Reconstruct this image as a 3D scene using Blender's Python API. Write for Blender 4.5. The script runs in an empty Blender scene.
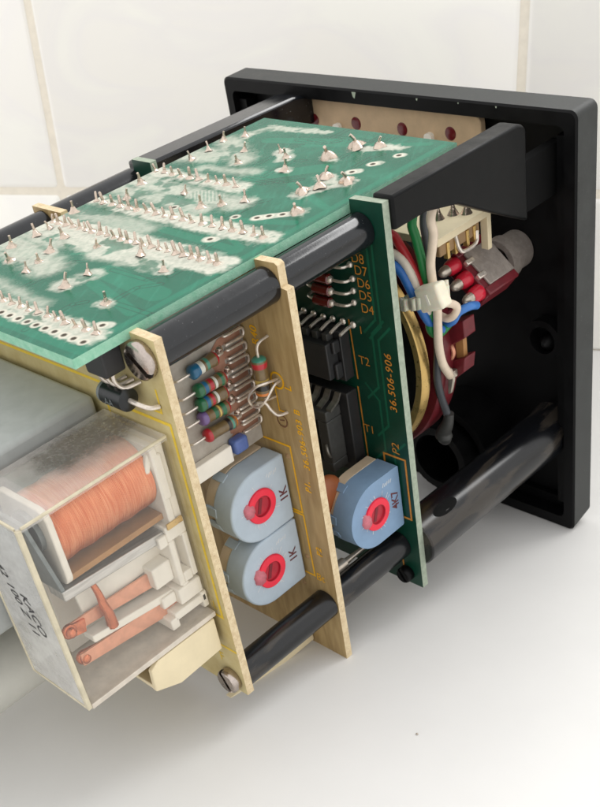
import bpy, bmesh, math, random
from math import sin, cos, pi, radians
from mathutils import Vector, Matrix, Euler
import numpy as np

random.seed(7)
rng = np.random.default_rng(11)
S = 0.1                                   # millimetres to scene units (1 unit = 1 cm)
scene = bpy.context.scene
COL = scene.collection

# ------------------------------------------------------------------ camera
TILT = math.atan(0.134)                   # the module leans back on its rear boards
RX = Matrix.Rotation(TILT, 3, 'X')
CAM_MM = Vector((161.46459974, -175.36894895, 160.82863349))
R_CAM = Matrix(((0.70171083, 0.69295106, -0.16559209),
                (0.36442529, -0.54881338, -0.75232844),
                (-0.61220594, 0.46757107, -0.63763718)))   # device to camera (x right, y down, z forward)
Rw = R_CAM @ RX.transposed()
cam_d = bpy.data.cameras.new('camera')
cam = bpy.data.objects.new('camera', cam_d)
COL.objects.link(cam)
rot = Matrix((Rw[0], -Vector(Rw[1]), -Vector(Rw[2]))).transposed()
cam.matrix_world = Matrix.Translation(RX @ CAM_MM * S) @ rot.to_4x4()
cam_d.sensor_fit = 'VERTICAL'
cam_d.sensor_height = 24
cam_d.sensor_width = 24
cam_d.lens = 1073.6656 / 807 * 24
cam_d.shift_x = (300 - 283.983) / 807
cam_d.shift_y = (601.481 - 403.5) / 807
cam_d.clip_start = 0.1
cam_d.clip_end = 2000
cam_d.dof.use_dof = True
cam_d.dof.focus_distance = 18.6
cam_d.dof.aperture_fstop = 0.5
scene.camera = cam

# ------------------------------------------------------------------ light
world = bpy.data.worlds.new('World')
scene.world = world
world.use_nodes = True
bg = world.node_tree.nodes['Background']
bg.inputs['Color'].default_value = (1.0, 0.995, 0.985, 1)
bg.inputs['Strength'].default_value = 1.22


def area(name, loc, target, sx, sy, power, color):
    d = bpy.data.lights.new(name, 'AREA')
    d.shape = 'RECTANGLE'
    d.size, d.size_y, d.energy, d.color = sx, sy, power, color
    o = bpy.data.objects.new(name, d)
    COL.objects.link(o)
    o.location = loc
    o.rotation_euler = (Vector(target) - Vector(loc)).to_track_quat('-Z', 'Y').to_euler()
    return o


area('window_light', (4, 32, 54), (1, -5, 4), 44, 16, 17500, (1.0, 0.995, 0.985))

scene.view_settings.view_transform = 'Standard'
scene.view_settings.look = 'None'
scene.view_settings.exposure = 0.08
scene.view_settings.gamma = 1.0
scene.cycles.use_denoising = True
scene.cycles.max_bounces = 12
scene.cycles.transparent_max_bounces = 24
scene.cycles.caustics_reflective = False
scene.cycles.caustics_refractive = False


# ------------------------------------------------------------------ materials
def srgb(r, g, b):
    f = lambda c: c / 12.92 if c <= 0.04045 else ((c + 0.055) / 1.055) ** 2.4
    return tuple(f(c / 255) for c in (r, g, b))


def mat(name, col, rough=0.5, metal=0.0, var=0.12, scale=4.0, bump=0.0, bscale=40.0, spec=0.5,
        col2=None, speck=0.0, speck_col=(0.5, 0.5, 0.48), rvar=0.0, trans=0.0, coat=0.0, nlo=0.3, nhi=0.7):
    """A Principled surface whose colour, roughness and relief wander with object-space noise (scale: cycles per cm)."""
    m = bpy.data.materials.new(name)
    m.use_nodes = True
    nt = m.node_tree
    N, Lk = nt.nodes, nt.links
    p = N['Principled BSDF']
    p.inputs['Roughness'].default_value = rough
    p.inputs['Metallic'].default_value = metal
    p.inputs['Specular IOR Level'].default_value = spec
    p.inputs['Transmission Weight'].default_value = trans
    p.inputs['Coat Weight'].default_value = coat
    tc = N.new('ShaderNodeTexCoord')
    nz = N.new('ShaderNodeTexNoise')
    nz.inputs['Scale'].default_value = scale
    nz.inputs['Detail'].default_value = 6
    nz.inputs['Roughness'].default_value = 0.62
    Lk.new(tc.outputs['Object'], nz.inputs['Vector'])
    mx = N.new('ShaderNodeMix')
    mx.data_type = 'RGBA'
    c2 = col2 if col2 else tuple(min(1, c * (1 + var)) for c in col)
    c1 = col if col2 else tuple(c * (1 - var) for c in col)
    mx.inputs[6].default_value = (*c1, 1)
    mx.inputs[7].default_value = (*c2, 1)
    rp = N.new('ShaderNodeMapRange')
    rp.inputs[1].default_value = nlo
    rp.inputs[2].default_value = nhi
    Lk.new(nz.outputs['Fac'], rp.inputs[0])
    Lk.new(rp.outputs[0], mx.inputs[0])
    out = mx.outputs[2]
    if speck > 0:
        n2 = N.new('ShaderNodeTexNoise')
        n2.inputs['Scale'].default_value = 26
        n2.inputs['Detail'].default_value = 3
        Lk.new(tc.outputs['Object'], n2.inputs['Vector'])
        r2 = N.new('ShaderNodeMapRange')
        r2.inputs[1].default_value = 0.70 - 0.1 * speck
        r2.inputs[2].default_value = 0.74 - 0.1 * speck
        Lk.new(n2.outputs['Fac'], r2.inputs[0])
        m2 = N.new('ShaderNodeMix')
        m2.data_type = 'RGBA'
        Lk.new(r2.outputs[0], m2.inputs[0])
        Lk.new(out, m2.inputs[6])
        m2.inputs[7].default_value = (*speck_col, 1)
        out = m2.outputs[2]
    Lk.new(out, p.inputs['Base Color'])
    if rvar > 0:
        rr = N.new('ShaderNodeMapRange')
        rr.inputs[1].default_value = 0.3
        rr.inputs[2].default_value = 0.7
        rr.inputs[3].default_value = max(0.02, rough - rvar)
        rr.inputs[4].default_value = min(1, rough + rvar)
        Lk.new(nz.outputs['Fac'], rr.inputs[0])
        Lk.new(rr.outputs[0], p.inputs['Roughness'])
    if bump > 0:
        nb = N.new('ShaderNodeTexNoise')
        nb.inputs['Scale'].default_value = bscale
        nb.inputs['Detail'].default_value = 4
        Lk.new(tc.outputs['Object'], nb.inputs['Vector'])
        b = N.new('ShaderNodeBump')
        b.inputs['Strength'].default_value = bump
        b.inputs['Distance'].default_value = 0.02
        Lk.new(nb.outputs['Fac'], b.inputs['Height'])
        Lk.new(b.outputs[0], p.inputs['Normal'])
    return m


def striped(name, c1, c2, scale_vec, rough=0.5, spec=0.4, lo=0.35, hi=0.65, bump=0.0):
    """Noise stretched along one axis: grain of laminate, windings of fine wire, brushed metal."""
    m = mat(name, c1, rough=rough, spec=spec)
    nt = m.node_tree
    N, Lk = nt.nodes, nt.links
    p = N['Principled BSDF']
    tc = N.new('ShaderNodeTexCoord')
    mp = N.new('ShaderNodeMapping')
    mp.inputs['Scale'].default_value = scale_vec
    Lk.new(tc.outputs['Object'], mp.inputs['Vector'])
    nz = N.new('ShaderNodeTexNoise')
    nz.inputs['Scale'].default_value = 1.0
    nz.inputs['Detail'].default_value = 5
    nz.inputs['Distortion'].default_value = 0.4
    Lk.new(mp.outputs[0], nz.inputs['Vector'])
    r = N.new('ShaderNodeMapRange')
    r.inputs[1].default_value = lo
    r.inputs[2].default_value = hi
    Lk.new(nz.outputs['Fac'], r.inputs[0])
    mx = N.new('ShaderNodeMix')
    mx.data_type = 'RGBA'
    mx.inputs[6].default_value = (*c1, 1)
    mx.inputs[7].default_value = (*c2, 1)
    Lk.new(r.outputs[0], mx.inputs[0])
    Lk.new(mx.outputs[2], p.inputs['Base Color'])
    if bump:
        b = N.new('ShaderNodeBump')
        b.inputs['Strength'].default_value = bump
        b.inputs['Distance'].default_value = 0.02
        Lk.new(nz.outputs['Fac'], b.inputs['Height'])
        Lk.new(b.outputs[0], p.inputs['Normal'])
    return m


def clear_plastic(name, tint, haze=0.06, haze_col=(0.8, 0.78, 0.74), smudge=False):
    """Thin clear plastic: see-through with a Fresnel gloss and a faint scratched haze; smudge adds the grey finger mark on the lid."""
    m = bpy.data.materials.new(name)
    m.use_nodes = True
    nt = m.node_tree
    N, Lk = nt.nodes, nt.links
    N.remove(N['Principled BSDF'])
    o = N['Material Output']
    tr = N.new('ShaderNodeBsdfTransparent')
    tr.inputs[0].default_value = (*tint, 1)
    gl = N.new('ShaderNodeBsdfGlossy')
    gl.inputs['Roughness'].default_value = 0.04
    fr = N.new('ShaderNodeFresnel')
    ge = N.new('ShaderNodeNewGeometry')
    io = N.new('ShaderNodeMapRange')          # the same gloss on the inner and the outer skin of the wall
    io.inputs[3].default_value = 1.46
    io.inputs[4].default_value = 1 / 1.46
    Lk.new(ge.outputs['Backfacing'], io.inputs[0])
    Lk.new(io.outputs[0], fr.inputs[0])
    df = N.new('ShaderNodeBsdfDiffuse')
    df.inputs[0].default_value = (*haze_col, 1)
    tc = N.new('ShaderNodeTexCoord')
    nz = N.new('ShaderNodeTexNoise')
    nz.inputs['Scale'].default_value = 2.2
    nz.inputs['Detail'].default_value = 8
    nz.inputs['Roughness'].default_value = 0.7
    Lk.new(tc.outputs['Object'], nz.inputs['Vector'])
    mr = N.new('ShaderNodeMapRange')
    mr.inputs[1].default_value = 0.35
    mr.inputs[2].default_value = 0.75
    mr.inputs[3].default_value = haze * 0.7
    mr.inputs[4].default_value = haze * 1.35
    Lk.new(nz.outputs['Fac'], mr.inputs[0])
    m1 = N.new('ShaderNodeMixShader')
    Lk.new(mr.outputs[0], m1.inputs[0])
    Lk.new(tr.outputs[0], m1.inputs[1])
    Lk.new(df.outputs[0], m1.inputs[2])
    last = m1
    if smudge:
        at = N.new('ShaderNodeAttribute')
        at.attribute_name = 'smudge'
        d2 = N.new('ShaderNodeBsdfDiffuse')
        d2.inputs[0].default_value = (0.13, 0.11, 0.095, 1)
        n3 = N.new('ShaderNodeTexNoise')
        n3.inputs['Scale'].default_value = 16
        n3.inputs['Detail'].default_value = 6
        n3.inputs['Roughness'].default_value = 0.75
        Lk.new(tc.outputs['Object'], n3.inputs['Vector'])
        r3 = N.new('ShaderNodeMapRange')
        r3.inputs[1].default_value = 0.22
        r3.inputs[2].default_value = 0.56
        Lk.new(n3.outputs['Fac'], r3.inputs[0])
        mu = N.new('ShaderNodeMath')
        mu.operation = 'MULTIPLY'
        Lk.new(at.outputs['Fac'], mu.inputs[0])
        Lk.new(r3.outputs[0], mu.inputs[1])
        m3 = N.new('ShaderNodeMixShader')
        Lk.new(mu.outputs[0], m3.inputs[0])
        Lk.new(m1.outputs[0], m3.inputs[1])
        Lk.new(d2.outputs[0], m3.inputs[2])
        last = m3
    m2 = N.new('ShaderNodeMixShader')
    Lk.new(fr.outputs[0], m2.inputs[0])
    Lk.new(last.outputs[0], m2.inputs[1])
    Lk.new(gl.outputs[0], m2.inputs[2])
    Lk.new(m2.outputs[0], o.inputs['Surface'])
    return m


M = {}
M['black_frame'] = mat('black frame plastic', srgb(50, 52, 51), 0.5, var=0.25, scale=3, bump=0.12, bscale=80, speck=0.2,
                       speck_col=(0.085, 0.085, 0.08), rvar=0.06, spec=0.3, nlo=0.35, nhi=0.65)  # outer frame faces: dust, plus the light on them put into the colour
M['black_inside'] = mat('black moulded plastic', srgb(9, 9, 10), 0.45, spec=0.16, var=0.3, scale=2.5, bump=0.05, bscale=60, rvar=0.08)  # the frame's black darkened: shade of its rim and hollow in the colour
M['rod_streaked'] = striped('streaked black spacer plastic', srgb(15, 16, 19), srgb(52, 47, 42), (2.2, 0.45, 2.2), 0.24, spec=0.5, lo=0.50, hi=0.57, bump=0.03)  # black with paler brownish streaks running along the rod
M['matte_dark'] = mat('matte dark shade fill', srgb(18, 18, 18), 0.85, spec=0.15)  # shade as plain colour, for the oval patch and the arm's root
M['arm_black'] = mat('satin black plastic', srgb(9, 10, 11), 0.42, var=0.3, scale=3, bump=0.05, bscale=40, rvar=0.08, spec=0.16)  # corner arm: black lowered to carry the shade near the frame
M['rod'] = mat('black spacer plastic', srgb(19, 21, 25), 0.15, var=0.18, scale=5, bump=0.02, bscale=30, speck=0.02,
               speck_col=(0.12, 0.12, 0.12), rvar=0.04, spec=0.55)
M['epoxy_a'] = mat('cream glass epoxy', srgb(208, 194, 146), 0.42, scale=2.2, col2=srgb(186, 166, 112), bump=0.03, spec=0.5)
M['epoxy_edge'] = mat('cut laminate edge', srgb(224, 206, 170), 0.8, scale=9, col2=srgb(206, 184, 146), bump=0.6, bscale=38, speck=0.35,
                      speck_col=srgb(160, 132, 96), nlo=0.36, nhi=0.6)
M['epoxy_b'] = striped('brown laminate face', srgb(149, 123, 80), srgb(178, 153, 108), (9, 9, 1.3), 0.45, lo=0.3, hi=0.7)
M['green_c'] = mat('dark green solder mask', srgb(9, 56, 42), 0.34, scale=3, var=0.16, spec=0.5, bump=0.02)
M['green_edge'] = mat('pale board edge', srgb(168, 178, 160), 0.85, scale=10, col2=srgb(140, 152, 134), bump=0.45, bscale=50)
M['mint_edge'] = mat('mint board edge', srgb(128, 188, 158), 0.75, scale=9, col2=srgb(160, 205, 180), bump=0.5, bscale=40)
M['ink_yellow'] = mat('yellow legend ink', srgb(240, 182, 18), 0.5, scale=12, col2=srgb(226, 166, 12))
M['ink_lemon'] = mat('lemon legend ink', srgb(236, 204, 70), 0.5, scale=12, col2=srgb(224, 188, 50))
M['ink_orange'] = mat('orange legend ink', srgb(206, 138, 48), 0.5, scale=12, col2=srgb(170, 110, 40))
M['ink_brown'] = mat('brown stamp ink', srgb(120, 84, 58), 0.6, scale=10)
M['ink_black'] = mat('black pen ink', srgb(52, 50, 52), 0.6, scale=14)
M['ink_maroon'] = mat('maroon stamp ink', srgb(96, 48, 52), 0.6, scale=14)
M['trace_c'] = mat('covered copper trace', srgb(20, 84, 62), 0.3, scale=3)
M['solder'] = mat('solder', srgb(206, 189, 174), 0.22, metal=0.88, var=0.2, scale=10, bump=0.3, bscale=30)
M['wire_tin'] = mat('tinned wire', srgb(224, 214, 202), 0.3, metal=0.65, var=0.2, scale=12)
M['screw'] = mat('nickel screw', srgb(186, 174, 166), 0.24, metal=1.0, var=0.15, scale=10, bump=0.06, bscale=60, rvar=0.08)
M['slot_dark'] = mat('dark slot', srgb(48, 42, 40), 0.6, metal=0.3)
M['steel'] = striped('plated steel', srgb(186, 184, 180), srgb(216, 214, 210), (14, 1.5, 14), 0.33)
M['steel'].node_tree.nodes['Principled BSDF'].inputs['Metallic'].default_value = 0.8
M['steel_dark'] = mat('grey pole steel', srgb(128, 136, 138), 0.3, metal=0.6, var=0.2, scale=4)
M['brass'] = mat('tarnished brass', srgb(214, 180, 112), 0.32, metal=0.7, var=0.10, scale=6, rvar=0.1)
M['copper_coil'] = striped('copper winding', srgb(226, 128, 82), srgb(248, 176, 132), (2.5, 80, 2.5), 0.30, spec=0.7, bump=0.25)
M['copper_coil'].node_tree.nodes['Principled BSDF'].inputs['Metallic'].default_value = 0.75
M['copper'] = mat('copper spring', srgb(226, 160, 130), 0.36, metal=0.35, var=0.16, scale=4)
M['copper_dark'] = mat('dark copper', srgb(206, 122, 88), 0.2, metal=0.8, var=0.3, scale=6)
M['white_plastic'] = mat('ivory white plastic', srgb(240, 234, 222), 0.45, var=0.05, scale=3, bump=0.02)
M['cream_plastic'] = mat('cream plastic', srgb(226, 211, 176), 0.5, var=0.06, scale=2, bump=0.04)
M['cream_dark'] = mat('cream socket inside', srgb(150, 120, 84), 0.6)
M['tie'] = mat('translucent nylon', srgb(232, 226, 204), 0.4, var=0.05, scale=5, spec=0.5)
M['tie'].node_tree.nodes['Principled BSDF'].inputs['Subsurface Weight'].default_value = 0.3
M['tie'].node_tree.nodes['Principled BSDF'].inputs['Subsurface Scale'].default_value = 0.1
M['grey_case'] = striped('grey painted case', srgb(168, 171, 169), srgb(177, 180, 178), (3, 3, 3), 0.40, spec=0.5)
M['grey_cap'] = mat('pale grey sleeve', srgb(200, 199, 191), 0.55, var=0.05, scale=2)
M['clear'] = clear_plastic('clear relay wall', (0.994, 0.988, 0.976), 0.018, (0.9, 0.87, 0.83))
M['clear_top'] = clear_plastic('clear relay lid', (0.985, 0.975, 0.96), 0.22, (0.96, 0.92, 0.88), smudge=True)
M['clear_label'] = clear_plastic('frosted relay end', (0.98, 0.98, 0.97), 0.38, (0.94, 0.93, 0.91))
M['clear_edge'] = mat('yellowed clear edge', srgb(206, 196, 170), 0.25, var=0.15, scale=4, trans=0.0)
M['clear_base'] = mat('tan relay base', srgb(206, 196, 182), 0.45, var=0.15, scale=4)
M['blue_trim'] = mat('pale blue plastic', srgb(176, 190, 202), 0.55, var=0.06, scale=3, bump=0.05, bscale=60)
M['blue_trim2'] = mat('blue plastic', srgb(124, 152, 182), 0.55, var=0.07, scale=3, bump=0.05, bscale=60)
M['scratch'] = mat('pale scratches', srgb(206, 208, 210), 0.7)
M['red_rotor'] = mat('red rotor plastic', srgb(232, 34, 62), 0.40, var=0.08, scale=4)
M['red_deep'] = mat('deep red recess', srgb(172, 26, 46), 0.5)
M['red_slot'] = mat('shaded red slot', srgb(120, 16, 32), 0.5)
M['pink_dab'] = mat('pink varnish dab', srgb(196, 110, 122), 0.5, var=0.15, scale=14, bump=0.4, bscale=30)
M['phenolic'] = mat('beige phenolic', srgb(206, 186, 160), 0.6, var=0.08, scale=3, bump=0.08)
M['plate_cream'] = mat('cream hardboard', srgb(200, 172, 138), 0.65, var=0.10, scale=3, bump=0.05)
M['led_red'] = mat('dark red lens', srgb(100, 24, 30), 0.25, var=0.2, scale=8)
M['ceramic'] = mat('grey ceramic substrate', srgb(186, 180, 170), 0.6, scale=3.2, col2=srgb(160, 150, 138), bump=0.08)
M['ceramic_trace'] = mat('brown thick film trace', srgb(150, 104, 82), 0.6, scale=5, col2=srgb(172, 130, 108))
M['res_body'] = mat('olive brown lacquer', srgb(112, 92, 60), 0.28, var=0.25, scale=8, coat=0.3)
for nm, c in (('blue', (30, 98, 136)), ('white', (214, 216, 206)), ('red', (176, 34, 46)), ('green', (30, 102, 66)),
              ('violet', (112, 88, 140)), ('black', (30, 28, 28)), ('yellow', (206, 178, 96)), ('orange', (206, 120, 50)), ('teal', (70, 140, 120))):
    M['band_' + nm] = mat(nm + ' colour band', srgb(*c), 0.3, coat=0.3)
M['chip_blue'] = mat('blue capacitor dip', srgb(84, 106, 166), 0.3, var=0.12, scale=6, bump=0.2, bscale=10)
M['ic'] = mat('black epoxy package', srgb(36, 36, 37), 0.5, var=0.2, scale=4, bump=0.06)
M['ic_grey'] = mat('charcoal socket plastic', srgb(62, 62, 60), 0.5, var=0.2, scale=5, bump=0.05)
M['pin_grey'] = mat('oxidised pin', srgb(128, 124, 116), 0.4, metal=0.7, var=0.25, scale=10)
M['diode_red'] = mat('red glass diode', srgb(96, 26, 24), 0.15, var=0.2, scale=8, coat=0.5)
M['diode_black'] = mat('black diode body', srgb(18, 22, 24), 0.28, var=0.2, scale=6)
M['diode_band'] = mat('grey cathode band', srgb(112, 118, 118), 0.4)
for nm, c in (('red', (172, 34, 40)), ('white', (226, 214, 198)), ('blue', (44, 104, 176)), ('green', (30, 122, 62)),
              ('grey', (72, 74, 78)), ('cream', (224, 206, 184)), ('skyblue', (60, 118, 190))):
    M['wire_' + nm] = mat(nm + ' wire insulation', srgb(*c), 0.42, var=0.08, scale=6)
M['maroon'] = mat('maroon phenolic', srgb(104, 28, 36), 0.4, var=0.2, scale=5)
M['cap_red'] = mat('glossy red sleeve', srgb(196, 36, 56), 0.25, var=0.1, scale=6)
M['brown_core'] = mat('brown disc capacitor', srgb(150, 84, 46), 0.45, var=0.1, scale=5)
M['tan'] = mat('tan phenolic wafer', srgb(170, 124, 74), 0.55, var=0.12, scale=5)
M['grey_lug'] = mat('dull solder lug', srgb(186, 176, 162), 0.3, metal=0.7, var=0.25, scale=6)
M['frame_grey'] = mat('dull zinc bracket', srgb(156, 146, 138), 0.45, metal=0.3, var=0.2, scale=8, bump=0.2, bscale=30, speck=0.5,
                      speck_col=(0.4, 0.38, 0.35))


# ------------------------------------------------------------------ mesh helpers (all in millimetres, device frame)
class MB:
    def __init__(self):
        self.v, self.f, self.m = [], [], []

    def add(self, vs, fs, mi=0):
        n = len(self.v)
        self.v += [Vector(p) for p in vs]
        for f in fs:
            self.f.append([i + n for i in f])
            self.m.append(mi)

    def box(self, x0, x1, y0, y1, z0, z1, mi=0, skip=''):
        vs = [(x, y, z) for x in (x0, x1) for y in (y0, y1) for z in (z0, z1)]
        fs = {'-x': (0, 1, 3, 2), '+x': (4, 6, 7, 5), '-y': (0, 4, 5, 1), '+y': (2, 3, 7, 6), '-z': (0, 2, 6, 4), '+z': (1, 5, 7, 3)}
        self.add(vs, [f for k, f in fs.items() if k not in skip.split()], mi)

    def obox(self, c, ax, h, mi=0):
        """oriented box: centre, three unit axes, three half sizes"""
        c = Vector(c)
        a = [Vector(x).normalized() * k for x, k in zip(ax, h)]
        vs = [c + a[0] * i + a[1] * j + a[2] * k for i in (-1, 1) for j in (-1, 1) for k in (-1, 1)]
        self.add(vs, [(0, 1, 3, 2), (4, 6, 7, 5), (0, 4, 5, 1), (2, 3, 7, 6), (0, 2, 6, 4), (1, 5, 7, 3)], mi)

    def prism(self, poly, axis, a0, a1, mi=0, cap=None):
        """polygon in the plane across an axis ('x': poly is (y, z); 'y': (x, z); 'z': (x, y)), drawn out from a0 to a1"""
        def P(q, a):
            return {'x': (a, q[0], q[1]), 'y': (q[0], a, q[1]), 'z': (q[0], q[1], a)}[axis]
        n = len(poly)
        vs = [P(q, a0) for q in poly] + [P(q, a1) for q in poly]
        fs = [(i, (i + 1) % n, n + (i + 1) % n, n + i) for i in range(n)]
        self.add(vs, fs, mi)
        k = len(self.v) - 2 * n
        for f in ([k + i for i in range(n)][::-1], [k + n + i for i in range(n)]):
            self.f.append(f)
            self.m.append(mi if cap is None else cap)

    def lathe(self, p, d, prof, n=20, mi=0, mis=None, cap0=True, cap1=True):
        """profile [(distance along d, radius)] spun about the line p + t d"""
        p, d = Vector(p), Vector(d).normalized()
        u = d.orthogonal().normalized()
        w = d.cross(u)
        k = len(self.v)
        for t, r in prof:
            for i in range(n):
                a = 2 * pi * i / n
                self.v.append(p + d * t + (u * cos(a) + w * sin(a)) * r)
        for j in range(len(prof) - 1):
            for i in range(n):
                self.f.append([k + j * n + i, k + j * n + (i + 1) % n, k + (j + 1) * n + (i + 1) % n, k + (j + 1) * n + i])
                self.m.append(mis[j] if mis else mi)
        if cap0:
            self.f.append([k + i for i in range(n)][::-1])
            self.m.append(mis[0] if mis else mi)
        if cap1:
            e = k + (len(prof) - 1) * n
            self.f.append([e + i for i in range(n)])
            self.m.append(mis[-1] if mis else mi)

    def cyl(self, p0, p1, r, n=20, mi=0, r1=None):
        p0, p1 = Vector(p0), Vector(p1)
        self.lathe(p0, p1 - p0, [(0, r), ((p1 - p0).length, r if r1 is None else r1)], n, mi)

    def tube(self, pts, r, n=10, mi=0, sub=5, radii=None):
        """a wire along a smooth curve through the points"""
        P = [Vector(q) for q in pts]
        if sub > 1 and len(P) > 2:
            Q = [P[0] * 2 - P[1]] + P + [P[-1] * 2 - P[-2]]
            out = []
            for i in range(1, len(Q) - 2):
                for s in range(sub):
                    t = s / sub
                    a, b, c, d = Q[i - 1], Q[i], Q[i + 1], Q[i + 2]
                    out.append(0.5 * ((2 * b) + (c - a) * t + (2 * a - 5 * b + 4 * c - d) * t * t + (3 * b - a - 3 * c + d) * t ** 3))
            out.append(P[-1])
            P = out
        k = len(self.v)
        ref = None
        m = len(P)
        for i, q in enumerate(P):
            d = (P[min(i + 1, m - 1)] - P[max(i - 1, 0)]).normalized()
            ref = d.orthogonal().normalized() if ref is None else (ref - d * ref.dot(d)).normalized()
            w = d.cross(ref)
            rr = r if radii is None else radii[0] + (radii[1] - radii[0]) * i / (m - 1)
            for j in range(n):
                a = 2 * pi * j / n
                self.v.append(q + (ref * cos(a) + w * sin(a)) * rr)
        for i in range(m - 1):
            for j in range(n):
                self.f.append([k + i * n + j, k + i * n + (j + 1) % n, k + (i + 1) * n + (j + 1) % n, k + (i + 1) * n + j])
                self.m.append(mi)
        self.f.append([k + j for j in range(n)][::-1])
        self.m.append(mi)
        e = k + (m - 1) * n
        self.f.append([e + j for j in range(n)])
        self.m.append(mi)

    def ball(self, c, r, mi=0, n=12, sq=(1, 1, 1)):
        k = len(self.v)
        c = Vector(c)
        h = n // 2
        for i in range(1, h):
            th = pi * i / h
            for j in range(n):
                a = 2 * pi * j / n
                self.v.append(c + Vector((r * sq[0] * sin(th) * cos(a), r * sq[1] * sin(th) * sin(a), r * sq[2] * cos(th))))
        self.v += [c + Vector((0, 0, r * sq[2])), c - Vector((0, 0, r * sq[2]))]
        t = k + (h - 1) * n
        for i in range(h - 2):
            for j in range(n):
                self.f.append([k + i * n + j, k + (i + 1) * n + j, k + (i + 1) * n + (j + 1) % n, k + i * n + (j + 1) % n])
                self.m.append(mi)
        for j in range(n):
            self.f.append([t, k + j, k + (j + 1) % n])
            self.m.append(mi)
            e = k + (h - 2) * n
            self.f.append([t + 1, e + (j + 1) % n, e + j])
            self.m.append(mi)

    def line(self, pts, w, nrm, mi=0, lift=0.04):
        """a printed line of width w lying on a flat face with normal nrm"""
        nrm = Vector(nrm)
        for a, b in zip(pts[:-1], pts[1:]):
            a, b = Vector(a), Vector(b)
            d = (b - a).normalized()
            s = d.cross(nrm).normalized() * w / 2
            e = d * w / 2
            o = nrm * lift
            self.add([a - e + s + o, b + e + s + o, b + e - s + o, a - e - s + o], [(0, 1, 2, 3)], mi)
            lift += 0.004

    def text(self, body, pos, right, up, size, mi=0, lift=0.06, shear=0.0, spacing=1.0, extra=0.0):
        """lettering laid on a face: pos is its lower left corner"""
        cu = bpy.data.curves.new('letters', 'FONT')
        cu.body, cu.size, cu.shear, cu.space_character = body, size, shear, spacing
        cu.offset = extra
        cu.resolution_u = 4
        o = bpy.data.objects.new('letters', cu)
        COL.objects.link(o)
        dg = bpy.context.evaluated_depsgraph_get()
        me = bpy.data.meshes.new_from_object(o.evaluated_get(dg))
        right, up, pos = Vector(right), Vector(up), Vector(pos)
        nr = right.cross(up)
        vs = [pos + right * v.co.x + up * v.co.y + nr * lift for v in me.vertices]
        self.add(vs, [list(f.vertices) for f in me.polygons], mi)
        bpy.data.objects.remove(o)
        bpy.data.curves.remove(cu)
        bpy.data.meshes.remove(me)


ORG = {}


def put(name, mb, mats, parent=None, bevel=0.0, seg=2, smooth=38, label=None, org=None, fix=True):
    """link the collected shape as one mesh object with its origin in its middle"""
    me = bpy.data.meshes.new(name)
    xs = np.array([tuple(v) for v in mb.v])
    c = Vector(tuple((xs.min(0) + xs.max(0)) / 2)) if org is None else Vector(org)
    me.from_pydata([tuple((v - c) * S) for v in mb.v], [], mb.f)
    for m in mats:
        me.materials.append(M[m] if isinstance(m, str) else m)
    me.polygons.foreach_set('material_index', mb.m)
    if fix:
        bm = bmesh.new()
        bm.from_mesh(me)
        bmesh.ops.recalc_face_normals(bm, faces=bm.faces)
        bm.to_mesh(me)
        bm.free()
    me.polygons.foreach_set('use_smooth', [True] * len(me.polygons))
    me.set_sharp_from_angle(angle=radians(smooth))
    o = bpy.data.objects.new(name, me)
    COL.objects.link(o)
    ORG[o.name] = c
    if parent:
        o.parent = parent
        o.location = (c - ORG[parent.name]) * S
    else:
        o.location = c * S
    if bevel:
        b = o.modifiers.new('bevel', 'BEVEL')
        b.width = bevel * S
        b.segments = seg
        b.limit_method = 'ANGLE'
        b.angle_limit = radians(40)
    if label:
        o['label'] = label
    return o


def copy_part(src, parent, loc, rz=0.0, scale=1.0, tilt=(0, 0)):
    o = src.copy()
    COL.objects.link(o)
    o.parent = parent
    o.location = (Vector(loc) - ORG[parent.name]) * S
    o.rotation_euler = (tilt[0], tilt[1], rz)
    o.scale = (scale,) * 3
    ORG[o.name] = Vector(loc)
    return o


def rrect(x0, x1, z0, z1, r, n=5):
    out = []
    for cx, cz, a0 in ((x1 - r, z1 - r, 0), (x0 + r, z1 - r, 90), (x0 + r, z0 + r, 180), (x1 - r, z0 + r, 270)):
        for i in range(n + 1):
            a = radians(a0 + 90 * i / n)
            out.append((cx + r * cos(a), cz + r * sin(a)))
    return out


Xp, Yp, Zp = Vector((1, 0, 0)), Vector((0, 1, 0)), Vector((0, 0, 1))

# ------------------------------------------------------------------ table and tiled wall
table_m = mat('white worktop', srgb(221, 220, 218), 0.42, var=0.015, scale=0.6, bump=0.05, bscale=14, spec=0.35)
mb = MB()
WY = radians(28)
wn = Vector((-sin(WY), cos(WY), 0))
wh = Vector((cos(WY), sin(WY), 0))
wall_c = RX @ CAM_MM
wall_d = 337.0
wall_o = Vector((wall_c.x, wall_c.y, 0)) + wn * wall_d      # foot of the wall straight ahead of the viewpoint
A = wall_o - wh * 1400
B = wall_o + wh * 1400
mb.add([A, B, B - wn * 1300, A - wn * 1300], [(0, 3, 2, 1)], 0)
mb.add([A - Zp * 30, B - Zp * 30, B - wn * 1300 - Zp * 30, A - wn * 1300 - Zp * 30], [(0, 1, 2, 3)], 0)
E_ = [(0, 1, 5, 4), (1, 2, 6, 5), (2, 3, 7, 6), (3, 0, 4, 7)]
mb.add([A, B, B - wn * 1300, A - wn * 1300, A - Zp * 30, B - Zp * 30, B - wn * 1300 - Zp * 30, A - wn * 1300 - Zp * 30], E_, 0)
tb = put('table_top', mb, [table_m], org=(0, 0, 0))
tb['kind'] = 'structure'
tb['label'] = 'plain white smooth worktop under the module'


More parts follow.
